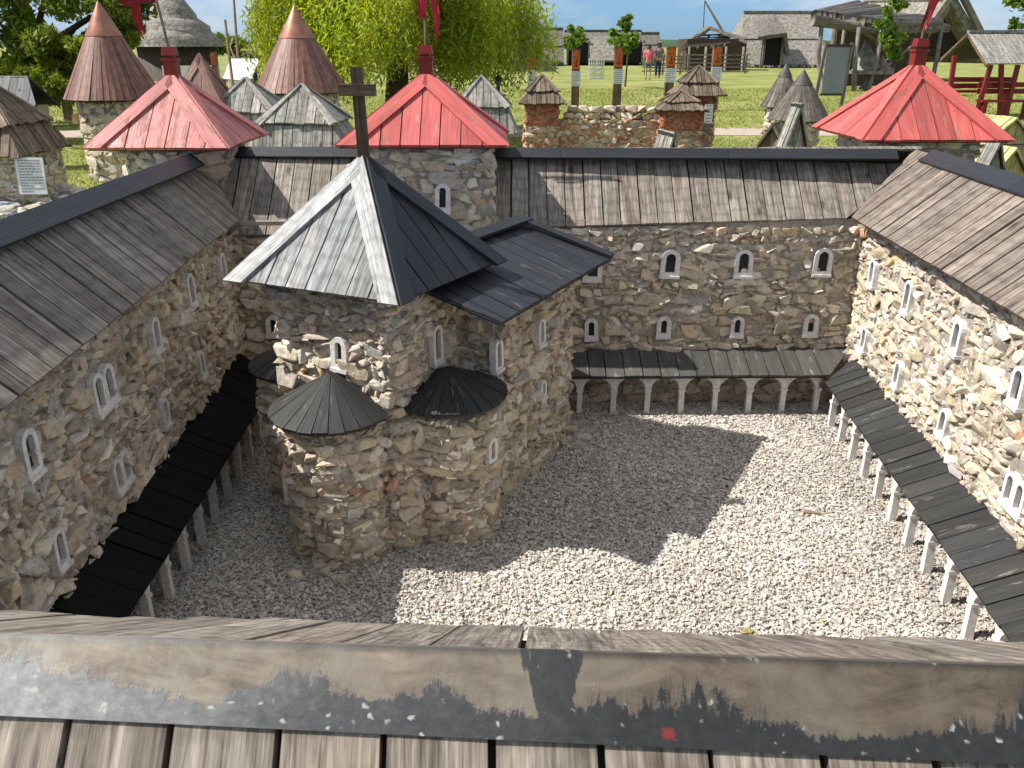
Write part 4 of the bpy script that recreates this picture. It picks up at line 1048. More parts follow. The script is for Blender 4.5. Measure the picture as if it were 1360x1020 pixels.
# notice board on legs
bY = ground(1105, 140).y; a, b = at(1091, 124, bY), at(1129, 62, bY)
root = thing('notice_board', 'tall grey printed board in a dark frame on two legs', 'notice board', ((a.x + b.x) / 2, bY, 0))
mb = MB(); box(mb, ((a.x + b.x) / 2, bY, (a.z + b.z) / 2), X, Y_, Z_, (b.x - a.x) / 2, .02, (b.z - a.z) / 2); pn = mb.build('panel', 'board_face', root)
sign_lines(pn, Vector(((a.x + b.x) / 2, bY - .02, (a.z + b.z) / 2)), X, Z_, Vector((0, -1, 0)), b.x - a.x, b.z - a.z, 22, 9)
mb = MB()
beam(mb, (a.x - .03, bY, b.z + .03), (b.x + .03, bY, b.z + .03), .09, .07); beam(mb, (a.x - .03, bY, a.z - .03), (b.x + .03, bY, a.z - .03), .06, .06)
mb.build('frame', 'dark_wood', root)
for xx, t_ in ((a.x - .05, -.12), (b.x + .05, -.06)):
    mb = MB(); beam(mb, (xx + t_, bY, 0), (xx, bY, b.z + .1), .08, .07); mb.build('leg', 'log_wood', root)

# small houses whose roof tips show behind the castle
def gable_tip(label, px, ya, Yd, halfw, drop, leng, mat, yaw=.5, wallc='mortar'):
    a = at(px, ya, Yd); U = Vector((math.cos(yaw), math.sin(yaw), 0)); W_ = Vector((-U.y, U.x, 0)); ze = max(.1, a.z - drop)
    root = thing('model_house', label, 'model house', (a.x, a.y, 0), 'little plank roofed model houses')
    mb = MB(); r0, r1 = a.copy(), a + W_ * leng
    for s in (-1, 1):
        e0, e1 = r0 + U * halfw * s, r1 + U * halfw * s; e0.z = e1.z = ze
        planks(mb, [r0, r1, e1, e0], U * s - Z_ * 1.4, .1, .008, .022, jit=.012, warp=.006)
    mb.build('roof', mat, root)
    mb = MB(); g = [r0 + W_ * .06 - Z_ * .03, r0 + W_ * .06 + U * halfw * .85, r0 + W_ * .06 - U * halfw * .85]; g[1].z = g[2].z = ze + .02
    planks(mb, g, (0, 0, -1), .1, .006, .02, under=False); mb.build('gable', mat, root)
    mb = MB(); box(mb, r0 + W_ * (leng / 2 + .05) - Z_ * (r0.z - ze / 2), U, W_, Z_, halfw * .8, max(.03, leng / 2 - .06), ze / 2, 0, MORT); mb.build('wall', wallc, root)
gable_tip('grey steep plank roofed model house in front of the small cone roofs', 1066, 137, 8, .2, .62, .16, 'wood_grey', .25)
gable_tip('grey steep plank roofed model house right of the bright red roof', 1332, 184, 8, .24, .6, .16, 'wood_grey', .25)
gable_tip('brown board roofed model house left of the small cone roofs', 1026, 163, 9, .24, .4, .3, 'wood_tan', -.5)
gable_tip('pale yellow roofed model house at the right edge, farther one', 1352, 156, 11, .42, .35, .6, 'yellow_wood', .2)
gable_tip('pale yellow roofed model house just right of the bright red roof', 1283, 186, 10, .42, .3, .6, 'yellow_wood', -.5)
gable_tip('pale yellow roofed model house at the right edge behind the grey gable', 1352, 196, 8.8, .4, .45, .7, 'yellow_wood', .3)
p = at(896, 176, 7); gable_tip('pale weathered plank gable poking up in front of the red stone fort', 896, 176, 8.2, .13, .5, .4, 'wood_grey', .2)

# ------------------------------------------------------------------ thatched village
def slab(mb, poly, thick, mat=0, tile=1.):
    poly = [vec(p) for p in poly]; n = (poly[1] - poly[0]).cross(poly[2] - poly[0]).normalized()
    if n.z < 0: n = -n; poly = poly[::-1]
    d = (Vector((0, 0, -1)) - n * (-n.z)); d = d.normalized() if d.length > .01 else Y_; s = n.cross(d); o = rng.random() * 30
    prism(mb, poly, n, thick, [(o + (p - poly[0]).dot(s), o + (p - poly[0]).dot(d)) for p in poly], (1, 1, 1), mat)
def shaggy(mb, A, B, down, seed, n=90, ln=.35):
    """ragged reed ends along an eave"""
    r = random.Random(seed); A, B = vec(A), vec(B); down = vec(down).normalized()
    for k in range(n):
        p = lerp(A, B, r.random()); q = p + down * ln * r.uniform(.3, 1) + Vector((r.uniform(-.05, .05), 0, 0)); w = r.uniform(.03, .08)
        prism(mb, [p - X * w, p + X * w, q + X * w * .3, q - X * w * .3], Vector((0, -1, .3)).normalized(), .05, [(0, 0), (.1, 0), (.1, .3), (0, .3)], (r.uniform(.7, 1.1),) * 3)
def thatch_hut(label, px0, px1, Yd, ye, yr, run, mat='thatch', ridge_in=(0, 0), wall_in=.4, group='thatched huts of the open air village'):
    e0, e1 = at(px0, ye, Yd), at(px1, ye, Yd); zr = at(px0, yr, Yd + run).z
    r0 = Vector((e0.x + ridge_in[0], Yd + run, zr)); r1 = Vector((e1.x - ridge_in[1], Yd + run, zr))
    f0, f1 = Vector((e0.x, Yd + 2 * run, e0.z)), Vector((e1.x, Yd + 2 * run, e1.z))
    root = thing('thatched_hut', label, 'hut', ((e0.x + e1.x) / 2, Yd + run, 0), group)
    mb = MB(); mid = .48
    m0, m1 = lerp(e0, r0, mid), lerp(e1, r1, mid)
    up = Vector((0, -.1, .14))
    slab(mb, [r0, r1, m1, m0], .3); slab(mb, [m0 - up * .6, m1 - up * .6, e1 - up * .6, e0 - up * .6], .3); slab(mb, [r0, r1, f1, f0], .3)
    if ridge_in[0] > .3: slab(mb, [r0, f0, e0], .25)
    if ridge_in[1] > .3: slab(mb, [r1, f1, e1], .25)
    tube(mb, [r0 + Z_ * .02, r1 + Z_ * .02], [.14, .14], 8)
    shaggy(mb, e0 - up * .7, e1 - up * .7, (e0 - r0), int(px0)); mb.build('roof', mat, root)
    mb = MB(); box(mb, ((e0.x + e1.x) / 2, Yd + run, max(.2, e0.z) / 2), X, Y_, Z_, (e1.x - e0.x) / 2 - wall_in, run - .35, max(.2, e0.z) / 2)
    if ridge_in[1] <= .3:
        g = [r1 - X * .3 - Z_ * .3, e1 - X * .3 + Y_ * .4, f1 - X * .3 - Y_ * .4]; prism(mb, g, X, .1, [(0, 0)] * 3, (1, 1, 1))
    if ridge_in[0] <= .3:
        g = [r0 + X * .3 - Z_ * .3, e0 + X * .3 + Y_ * .4, f0 + X * .3 - Y_ * .4]; prism(mb, g, X, .1, [(0, 0)] * 3, (1, 1, 1))
    mb.build('wall', 'dark_wood', root)
    return root, e0, e1, r0, r1
def opening(root, px0, px1, yt, yb, Yd, name='doorway', dep=.6):
    a, b = at(px0, yt, Yd), at(px1, yb, Yd); mb = MB(); z0 = max(0, b.z)
    box(mb, ((a.x + b.x) / 2, Yd + dep / 2, (a.z + z0) / 2), X, Y_, Z_, (b.x - a.x) / 2, dep / 2, (a.z - z0) / 2); o = mb.build(name, 'dark', root)  # solid box coloured dark as the shade of the opening
    for xx in (a.x, b.x):
        mb = MB(); beam(mb, (xx, Yd - .06, z0), (xx, Yd - .06, a.z + .1), .16); mb.build('post', 'log_wood', root)
    return o
root, *_ = thatch_hut('low grey thatched hut half hidden by the willow branches', 684, 750, 74, 82, 39, 3.2, 'thatch_dark')
opening(root, 700, 719, 56, 84, 73.6)
mb = MB(); a = at(697, 57, 72.5); b = at(722, 57, 72.5); slab(mb, [a + Vector((.4, 1.6, .9)), b + Vector((-.4, 1.6, .9)), b, a], .25); mb.build('porch_roof', 'thatch_dark', root)
root, *_ = thatch_hut('long grey thatched hut behind the two young trees', 752, 858, 76, 60, 42, 3., 'thatch_dark')
for q in ((754, 782), (818, 853)): opening(root, q[0], q[1], 56, 84, 75.6)
mb = MB(); a, b = at(784, 80, 74.5), at(816, 80, 74.5); slab(mb, [a + Vector((0, 1.6, 1.9)), b + Vector((0, 1.6, 1.9)), b, a], .25); mb.build('hanging_thatch', 'thatch', root)
thatch_hut('thatched hut with a dark gable end at the right of the far row', 856, 884, 74, 72, 45, 2.6, 'thatch_dark', ridge_in=(0, .2))
root, *_ = thatch_hut('big sunlit thatched house with a hooded doorway', 984, 1102, 68, 84, 17, 4.2, ridge_in=(.9, .2))
opening(root, 1016, 1036, 50, 87, 67.2)
mb = MB(); a, b = at(1006, 49, 66.5), at(1045, 43, 66.5); slab(mb, [a + Vector((.7, 2.6, 1.1)), b + Vector((-.2, 2.6, 1.3)), b, a], .3); slab(mb, [b + Vector((-.2, 2.6, 1.3)), b, b + Vector((.5, .2, -1.6)), b + Vector((.6, 2.2, -1.2))], .25); mb.build('hood', 'thatch_dark', root)
# lath roofed hut, fence and well sweep
hY = 60; root = thing('lath_roofed_hut', 'dark hut with a pale loose lath roof beside the rail fence', 'hut', (at(950, 80, hY).x, hY, 0))
mb = MB(); a, b = at(905, 66, hY), at(990, 60, hY)
for k in range(9):
    t_ = k / 8; p0 = lerp(at(903, 63, hY), at(925, 46, hY + 3), t_); p1 = lerp(at(965, 58, hY), at(972, 45, hY + 3), t_); beam(mb, p0, p1 + Vector((rng.uniform(-.4, .4), 0, rng.uniform(-.1, .1))), .13, .09)
for k in range(4):
    t_ = k / 3; beam(mb, lerp(at(908, 64, hY), at(962, 59, hY), t_) - Z_ * .1, lerp(at(928, 47, hY + 3), at(970, 46, hY + 3), t_) - Z_ * .1, .12)
mb.build('lath_roof', 'log_wood', root)
mb = MB(); w0, w1 = at(912, 70, hY + .3), at(992, 62, hY + .3); box(mb, ((w0.x + w1.x) / 2, hY + 2, 1.), X, Y_, Z_, (w1.x - w0.x) / 2, 1.6, 1.); mb.build('wall', 'dark_wood', root)
mb = MB(); a = at(944, 35, hY + 2); slab(mb, [a, a + Vector((.3, 3, .1)), at(992, 50, hY + 3), at(992, 54, hY)], .2); slab(mb, [a, a + Vector((.3, 3, .1)), at(905, 60, hY + 5), at(905, 62, hY + 2)], .2); mb.build('roof', 'thatch_dark', root)
for px in (916, 938, 965, 988):
    mb = MB(); p = at(px, 62, hY - .2); tube(mb, [(p.x, p.y, 0), p], [.09, .08], 6); mb.build('post', 'log_wood', root)
root = thing('well_sweep', 'tall slanting well sweep pole above the lath roofed hut', 'well sweep', (at(960, 60, 66).x, 66, 0))
mb = MB(); tube(mb, [Vector((at(959, 60, 66).x, 66, 0)), at(959, 38, 66)], [.14, .1], 8); mb.build('post', 'log_wood', root)
mb = MB(); tube(mb, [at(961, 44, 66), at(936, 1, 66)], [.11, .05], 6); mb.build('sweep', 'dark_wood', root)
mb = MB(); tube(mb, [at(936, 1, 66), at(934, 40, 66)], [.03, .03], 6); mb.build('rod', 'dark_wood', root)
def rail_fence(label, pts, Yd, ytop, rails, pickets=0, seed=1, group='weathered wooden fences'):
    a, b = at(pts[0], ytop, Yd), at(pts[1], ytop, Yd); H = a.z
    root = thing('fence', label, 'fence', (a.x, Yd, 0), group); r = random.Random(seed); n = max(2, int((b.x - a.x) / 1.8)) + 1
    for k in range(n):
        mb = MB(); x = a.x + (b.x - a.x) * k / (n - 1); tube(mb, [(x, Yd, 0), (x + r.uniform(-.04, .04), Yd, H + .1)], [.06, .05], 6); mb.build('post', 'log_wood', root)
    for k in range(rails):
        mb = MB(); z = H * (k + .7) / rails; beam(mb, (a.x - .2, Yd - .08, z + r.uniform(-.05, .05)), (b.x + .2, Yd - .08, z + r.uniform(-.05, .05)), .1, .07); mb.build('rail', 'log_wood', root)
    if pickets:
        mb = MB()
        for k in range(pickets):
            x = a.x + (b.x - a.x) * (k + .5) / pickets; beam(mb, (x, Yd - .14, .05), (x + r.uniform(-.03, .03), Yd - .14, H + r.uniform(-.12, .12)), .08, .05)
        mb.build('pickets', 'log_wood', root)
rail_fence('grey picket fence in front of the hut beside the willow', (676, 738), 56, 82, 2, 40, 3)
rail_fence('pale rail fence behind the visitor in pink', (858, 905), 52, 73, 5, 0, 5)
rail_fence('pale rail fence in front of the lath roofed hut', (915, 992), 54, 72, 5, 0, 6)
# two crate frames
gY = ground(790, 105).y
for i, (p0, p1, yw) in enumerate(((782, 792, 0), (793, 803, .0))):
    a, b = at(p0, 104, gY), at(p1, 78, gY); root = thing('lattice_frame', ['white lattice frame, the left of two on the lawn', 'white lattice frame, the right of two on the lawn'][i], 'frame', ((a.x + b.x) / 2, gY + i * .3, 0), 'white lattice frames'); mb = MB()
    for k in range(4): x = a.x + (b.x - a.x) * k / 3; beam(mb, (x, gY + i * .3, 0), (x, gY + i * .3, b.z), .06)
    for k in range(5): z = .04 + (b.z - .06) * k / 4; beam(mb, (a.x, gY - .05 + i * .3, z), (b.x, gY - .05 + i * .3, z), .06)
    mb.build('lattice', 'canvas', root)

# rustic log shelter
sY = 33
root = thing('log_shelter', 'open rustic log shelter with a heavy pole roof beside the notice board', 'shelter', (at(1170, 118, sY).x, sY + 1.5, 0))
mb = MB()
lo = [(1078, 27), (1100, 17), (1135, 13)]
for k in range(12):
    t_ = k / 11; p0 = at(1079 + 58 * t_, 27 - 15 * t_, sY + 3 * t_); p1 = at(1170 + 90 * t_, 42 - 4 * t_, sY + 3 * t_ + .6)
    tube(mb, [p0, lerp(p0, p1, .5) + Z_ * rng.uniform(0, .08), p1], [.2, .19, .15], 8)
for k in range(16):
    t_ = rng.random(); p0 = lerp(at(1082, 24, sY + .2), at(1168, 36, sY + .4), t_) + Z_ * .1; p1 = lerp(at(1137, 10, sY + 3), at(1256, 36, sY + 3.4), t_) + Z_ * .12; tube(mb, [p0, p1], [.2, .17], 7)
mb.build('roof', 'log_wood', root)
for (px, yt, yb, dy, lean) in ((1092, 28, 110, 0, .12), (1141, 36, 118, .1, .05), (1110, 24, 108, 2.6, 0), (1124, 20, 106, 2.9, 0), (1170, 40, 116, .3, -.05), (1215, 38, 112, 2.8, 0), (1250, 40, 112, 3., 0)):
    mb = MB(); t_ = at(px, yt, sY + dy); tube(mb, [(t_.x + lean * 3, sY + dy, 0), (t_.x + .03, sY + dy, t_.z * .5), t_], [.1, .085, .08], 7); mb.build('post', 'log_wood', root)
for (a, b) in (((1145, 40), (1185, 72)), ((1142, 118), (1210, 62)), ((1135, 30), (1170, 62))):
    mb = MB(); tube(mb, [at(a[0], a[1], sY + .4), at(b[0], b[1], sY + .8)], [.06, .05], 6); mb.build('brace', 'log_wood', root)
mb = MB(); box(mb, (at(1195, 90, sY + 2.2).x, sY + 4.4, 1.2), X, Y_, Z_, 1.9, .06, 1.2); mb.build('back_wall', 'dark_wood', root)
root = thing('log_table', 'rough log table under the shelter roof', 'table', (at(1158, 110, sY + .6).x, sY + .6, 0))
mb = MB(); a, b = at(1134, 96, sY + .6), at(1180, 94, sY + .6); box(mb, ((a.x + b.x) / 2, sY + .6, a.z), X, Y_, Z_, (b.x - a.x) / 2, .5, .06); mb.build('tabletop', 'log_wood', root)
for px in (1137, 1152, 1176):
    mb = MB(); p = at(px, 97, sY + .4); tube(mb, [(p.x, p.y, 0), p], [.08, .08], 7); mb.build('leg', 'log_wood', root)
# cone of thatch standing beneath the shelter
for i, (px, yb, ya, w) in enumerate(((1150, 92, 52, .55), (1172, 94, 74, .35))):
    p, a = at(px, yb, sY + 1.8), at(px, ya, sY + 1.8); mb = MB(); tube(mb, [p, lerp(p, a, .5), a], [w, w * .52, .03], 14)
    o = mb.build('thatch_cone', 'thatch'); tag(o, ['taller grey thatch cone standing under the log shelter', 'low grey thatch cone standing under the log shelter'][i], 'thatch cone', 'thatch cones under the log shelter')
# gabled thatched hall
aY = 42; apx = at(1268, -8, aY)
root = thing('thatched_hall', 'steep thatched hall with a dark open gable behind the red flag', 'hall', (apx.x, aY + 3, 0))
mb = MB(); l_, r_e = at(1204, 74, aY), at(1318, 78, aY)
slab(mb, [apx, apx + Vector((-1.6, 6, .2)), l_ + Vector((-1.6, 6, 0)), l_], .35); slab(mb, [apx, apx + Vector((-1.6, 6, .2)), r_e + Vector((-1.6, 6, 0)), r_e], .35)
mb.build('roof', 'thatch', root)
mb = MB(); 
for q in (l_, r_e): beam(mb, apx - Y_ * .15 + Z_ * .3, q - Y_ * .15, .3, .22)
mb.build('barge_board', 'log_wood', root)
mb = MB(); prism(mb, [apx + Vector((-.2, .9, -.4)), l_ + Vector((.3, .9, 0)), r_e + Vector((-.3, .9, 0))], Vector((0, -1, 0)), .2, [(0, 0), (0, 4), (4, 4)], (.5, .5, .5)); mb.build('gable', 'dark_wood', root)
# picnic pavilion with red benches
pY = 20; root = thing('picnic_shelter', 'small plank roofed picnic shelter with dark red posts at the right edge', 'shelter', (at(1330, 150, pY).x, pY + .6, 0))
mb = MB(); rA_, rB_ = at(1286, 43, pY + .9), at(1400, 43, pY + .9); eA_, eB_ = at(1311, 84, pY - .1), at(1420, 84, pY - .1); bA, bB = at(1250, 77, pY + 1.9), at(1380, 77, pY + 1.9)
planks(mb, [rA_, rB_, eB_, eA_], eA_ - rA_, .16, .012, .03, jit=.02); planks(mb, [rA_, rB_, bB, bA], bA - rA_, .16, .012, .03, jit=.02)
box(mb, lerp(rA_, rB_, .5) + Z_ * .02, Y_, Z_, X, .06, .03, (rB_.x - rA_.x) / 2); mb.build('roof', 'wood_grey', root)
for (q, b_) in (((1316, 86), (1300, 132)), ((1330, 84), (1330, 148)), ((1352, 86), (1338, 140)), ((1268, 74), (1262, 130))):
    mb = MB(); a = at(q[0], q[1], pY + .2); b = at(b_[0], b_[1], pY + .2); b.z = 0; beam(mb, b, a, .09, .08); mb.build('post', 'red_deep', root)
mb = MB(); beam(mb, lerp(rA_, eA_, .05) - Z_ * .05 + X * .03, eA_ - Z_ * .06 + X * .03, .1, .05); beam(mb, rA_ - Z_ * .05 + X * .03, bA - Z_ * .06 + X * .03, .1, .05); mb.build('barge_board', 'post_wood', root)
def bench(label, px0, px1, ys, yb_, Yd):
    a, b = at(px0, ys, Yd), at(px1, ys, Yd); root = thing('bench', label, 'bench', ((a.x + b.x) / 2, Yd, 0), 'dark red picnic benches')
    mb = MB(); box(mb, ((a.x + b.x) / 2, Yd, a.z), X, Y_, Z_, (b.x - a.x) / 2, .16, .025); mb.build('seat', 'red_deep', root)
    if yb_:
        zb = at(px0, yb_, Yd).z; mb = MB()
        for z in (zb, zb - .14): box(mb, ((a.x + b.x) / 2, Yd + .17, z), X, Y_, Z_, (b.x - a.x) / 2, .02, .055)
        mb.build('backrest', 'red_deep', root)
    for x in (a.x + .12, b.x - .12):
        mb = MB(); beam(mb, (x, Yd, 0), (x, Yd, a.z), .1, .2); mb.build('leg', 'red_deep', root)
bench('dark red bench with a backrest under the plank roofed picnic shelter', 1262, 1345, 121, 106, pY + .8)
bench('dark red bench nearest in the picnic shelter, at the right edge', 1300, 1372, 134, 113, pY + .2)
# round thatched hut at the left
hY = 44; c = at(238, 85, hY); root = thing('thatched_hut', 'big round thatched hut with stepped roof behind the dark flag', 'hut', (c.x, hY, 0), 'thatched huts of the open air village')
mb = MB(); za, zb_, zc, ze = at(238, -22, hY).z, at(238, 22, hY).z, at(238, 38, hY).z, at(238, 62, hY).z
r1, r2, r3 = 1.05, 1.7, 2.25
tube(mb, [(c.x, hY, ze), (c.x, hY, ze + .2), (c.x, hY, zc)], [r3 - .05, r3, r2 - .1], 36); tube(mb, [(c.x, hY, zc - .12), (c.x, hY, zc + .12), (c.x, hY, zb_)], [r2, r2 - .02, r1], 36); tube(mb, [(c.x, hY, zb_ - .1), (c.x, hY, zb_ + .1), (c.x, hY, za)], [r1 + .1, r1 + .06, .15], 36)
mb.build('roof', 'thatch', root)
mb = MB(); tube(mb, [(c.x, hY, 0), (c.x, hY, ze + .1)], [1.85, 1.85], 30); mb.build('wall', 'dark_wood', root)
mb = MB(); box(mb, (c.x + 1.2, hY - 1.75, .35), X, Y_, Z_, 1.2, .5, .35); mb.build('plinth', 'canvas', root)
totem('carved post with an orange head in front of the round thatched hut', 232, 118, 70, .2, False); totem('carved post with an orange head near the bare poles', 289, 118, 70, .2, False)
# bare poles
for i, (a, b, w) in enumerate((((299, 26), (312, 118), .05), ((310, -8), (320, 112), .05), ((305, 60), (332, 112), .03))):
    g_ = ground(b[0], b[1] + 20); mb = MB(); tube(mb, [g_, at(a[0], a[1], g_.y)], [w, w * .7], 7)
    tag(mb.build('pole', 'post_wood'), ['shorter bare brown pole beside the dark clothed visitor', 'tall bare brown pole reaching above the frame beside the willow', 'thin leaning stick between the bare poles'][i], 'pole', 'bare poles near the willow')
g_ = ground(316, 130)
mb = MB(); r_ = random.Random(3)
for k in range(70):
    x = r_.uniform(-.25, .25); tube(mb, [g_ + Vector((x, r_.uniform(0, .2), .1)), g_ + Vector((x + r_.uniform(-.12, .12), r_.uniform(0, .2), r_.uniform(.7, 1.35)))], [.006, .004], 4, cap=False)
tag(mb.build('reeds', 'canvas'), 'dry straw coloured reeds round the bare poles', 'reeds', kind='stuff')
tY = 26; a = at(316, 84, tY); root = thing('canvas_shelter', 'low white canvas awning behind the bare poles', 'awning', (a.x, tY, 0))
mb = MB(); slab(mb, [at(306, 78, tY + 1), at(345, 78, tY + 1), at(332, 108, tY), at(296, 104, tY)], .03); mb.build('canopy', 'canvas', root)
for px, py in ((298, 104), (331, 107)):
    mb = MB(); p = at(px, py, tY + .1); beam(mb, (p.x, p.y, 0), p, .05); mb.build('post', 'log_wood', root)
# lantern on a post
lY = 15; a = at(662, 103, lY); root = thing('garden_lantern', 'black iron lantern on a post beside the willow', 'lantern', (a.x, lY, 0))
mb = MB(); tube(mb, [(a.x, lY, 0), (a.x, lY, .1), (a.x, lY, a.z - .13)], [.07, .035, .025], 8); mb.build('post', 'black_iron', root)
mb = MB(); tube(mb, [(a.x, lY, a.z - .13), (a.x, lY, a.z - .02)], [.04, .07], 6); hd = mb.build('lamp', 'metal_grey', root)
mb = MB(); tube(mb, [(a.x, lY, a.z - .02), (a.x, lY, a.z + .03), (a.x, lY, a.z + .06)], [.09, .03, .008], 6); mb.build('cap', 'black_iron', hd)

# ------------------------------------------------------------------ path, far hill
def strip(name, pts, m, z):
    mb = MB(); vs = []
    for (x, y0, y1) in pts: vs += [(x, y0, z), (x, y1, z)]
    mb.add(vs, [(2 * i, 2 * i + 2, 2 * i + 3, 2 * i + 1) for i in range(len(pts) - 1)]); return structure(mb.build(name, m))
strip('path', [(x, 16.1 + .35 * math.sin(x * .35) + .05 * math.sin(x * 2.1), 17.6 + .35 * math.sin(x * .35 + .3) + .06 * math.sin(x * 1.7)) for x in np.linspace(-16, 14, 60)], 'path', .004)
mb = MB(); vs = []; fs = []; hx = np.linspace(-900, 900, 181)
for i, x in enumerate(hx):
    h = 5.2 + 1.6 * math.sin(x * .011 + 1) + .9 * math.sin(x * .037) + rng.uniform(-.35, .35)
    vs += [(x, 640, -1), (x, 655, h * .8), (x, 680, h), (x, 760, -1)]
for i in range(len(hx) - 1):
    for k in range(3): fs.append((4 * i + k, 4 * i + 4 + k, 4 * i + 5 + k, 4 * i + 1 + k))
mb.add(vs, fs, None, (1, 1, 1), 0, True); structure(mb.build('hills', 'hill'))

# ------------------------------------------------------------------ grass, foliage
def quads(C_, A_, B_, cols):
    """C_ centres, A_ half length vectors, B_ half width vectors -> pointed leaf quads"""
    n = len(C_); V = np.stack([C_ - A_, C_ + B_, C_ + A_, C_ - B_], 1).reshape(-1, 3)
    return V, np.arange(4 * n).reshape(n, 4), np.repeat(cols, 4, 0)
def unit(n, g=nrg):
    v = g.normal(size=(n, 3)); return v / np.linalg.norm(v, axis=1)[:, None]
mb = MB(); n = 150000
y = 4.6 + 30 * nrg.random(n) ** 1.7; x = nrg.uniform(-.72, .72, n) * (y + 1.5)
hh = nrg.uniform(.015, .045, n) * (1 + y * .02); lean = nrg.normal(0, .6, (n, 2)) * hh[:, None]; w = nrg.uniform(.003, .006, n) * (1 + y * .09)
ok = ~((y > 16.0) & (y < 17.7)); x, y, hh, lean, w = x[ok], y[ok], hh[ok], lean[ok], w[ok]; n = len(x)
th = nrg.uniform(0, 6.28, n); dx = np.stack([np.cos(th) * w, np.sin(th) * w, np.zeros(n)], 1)
b0 = np.stack([x, y, np.zeros(n)], 1); tip = b0 + np.stack([lean[:, 0], lean[:, 1], hh], 1)
V = np.stack([b0 - dx, b0 + dx, tip], 1).reshape(-1, 3); k_ = nrg.uniform(.75, 1.2, n); cc = np.stack([k_ * nrg.uniform(.85, 1.25, n), k_, k_ * .9, np.ones(n)], 1)
mb.tris(V, np.arange(3 * n).reshape(n, 3), np.repeat(cc, 3, 0)); o = mb.build('grass', 'grass_blade'); tag(o, 'short sunlit grass of the lawn around the models', 'grass', kind='stuff')

def leaf_clump(mb, c, rad, n, ll, lw, g, droop=.3, bright=1.):
    """leaves spread through an uneven blob"""
    d = unit(n, g); r = g.random(n) ** .45; P = np.array(c) + d * r[:, None] * np.array(rad)
    P += g.normal(0, .06, (n, 3)) * np.array(rad)
    a = unit(n, g); a[:, 2] -= droop; a /= np.linalg.norm(a, axis=1)[:, None]; b = np.cross(a, unit(n, g)); b /= np.maximum(1e-6, np.linalg.norm(b, axis=1))[:, None]
    s = g.uniform(.6, 1.3, n)[:, None]; k = g.uniform(.7, 1.3, n) * bright
    V, T, C_ = quads(P, a * ll * s, b * lw * s, np.stack([k * g.uniform(.9, 1.15, n), k, k * g.uniform(.8, 1.1, n), np.ones(n)], 1))
    mb.tris(V, T, C_)
def tree(label, base, trunk_h, r0, blobs, leaf, ll, lw, per, seed, group=None, name='tree'):
    base = vec(base); root = thing(name, label, 'tree', base, group); g = np.random.default_rng(seed); r = random.Random(seed)
    mb = MB(); top = base + Vector((r.uniform(-.1, .1), 0, trunk_h)); tube(mb, [base - Z_ * .1, base + Z_ * trunk_h * .5 + Vector((r.uniform(-.05, .05), 0, 0)), top], [r0, r0 * .75, r0 * .6], 10)
    for (c, rad) in blobs: tube(mb, [top - Z_ * r.uniform(0, trunk_h * .3), lerp(top, c, .5) + Vector((0, 0, r.uniform(0, .1))), vec(c)], [r0 * .45, r0 * .25, r0 * .08], 6)
    mb.build('trunk', 'bark', root); mb = MB()
    for (c, rad) in blobs:
        for q in range(6):
            o_ = Vector((r.uniform(-.75, .75) * rad[0], r.uniform(-.75, .75) * rad[1], r.uniform(-.7, .7) * rad[2]))
            leaf_clump(mb, vec(c) + o_, [x * r.uniform(.3, .55) for x in rad], per // 7, ll, lw, g, bright=r.uniform(.75, 1.25))
    mb.build('crown', leaf, root); return root
# willow
wY = 16.5; wb = Vector((at(522, 110, wY).x, wY, 0)); wt = thing('willow_tree', 'large weeping willow with sunlit yellow-green hanging branches', 'tree', wb)
mb = MB(); tube(mb, [wb - Z_ * .1, wb + Vector((.1, 0, 1.2)), wb + Vector((-.05, .1, 2.4))], [.26, .2, .17], 12)
g = np.random.default_rng(77); tops = []
for k in range(22):
    a = k * 2.4; q = wb + Vector((math.cos(a) * g.uniform(.8, 2.5), math.sin(a) * g.uniform(.8, 2.2), g.uniform(2.3, 4.0))); tops.append(q)
    tube(mb, [wb + Vector((0, 0, 2.2)), lerp(wb + Z_ * 2.3, q, .5) + Z_ * .35, q], [.09, .05, .02], 6)
mb.build('trunk', 'bark', wt)
mb = MB(); n = 5200; SP = []; 
for k in range(n):
    a = g.uniform(0, 2 * math.pi); rr = 2.5 * math.sqrt(g.uniform(.03, 1)) * (1 + .12 * math.sin(3 * a + 1) + .08 * math.sin(7 * a))
    top = 3.6 - .32 * rr ** 1.6 + g.normal(0, .25) + .25 * math.sin(5 * a); bot = g.uniform(.95, 2.1) + .25 * math.sin(4 * a) + (0. if rr > 1.2 else .5)
    if top - bot < .35: bot = top - .5
    m = int((top - bot) / .06); 
    if m < 2: continue
    t = np.linspace(0, 1, m); sw = g.normal(0, .12); cl = .72 + .5 * (math.sin(a * 6 + rr * 2.3) * .5 + .5)
    Px = wb.x + rr * math.cos(a) * 1.03 + sw * t + g.normal(0, .03, m); Py = wb.y + rr * math.sin(a) + g.normal(0, .03, m); Pz = top - (top - bot) * t
    SP.append(np.stack([Px, Py, Pz, np.full(m, cl)], 1))
SP = np.concatenate(SP); n = len(SP); P = SP[:, :3]
a = unit(n, g) * .8; a[:, 2] -= .75; a /= np.linalg.norm(a, axis=1)[:, None]; b = np.cross(a, unit(n, g)); b /= np.linalg.norm(b, axis=1)[:, None]
s = g.uniform(.6, 1.3, n)[:, None]; k = SP[:, 3] * g.uniform(.75, 1.25, n)
V, T, C_ = quads(P + a * .04, a * .06 * s, b * .0155 * s, np.stack([k * g.uniform(.9, 1.15, n), k, k * g.uniform(.7, 1.1, n), np.ones(n)], 1)); mb.tris(V, T, C_)
mb.build('crown', 'willow_leaf', wt)
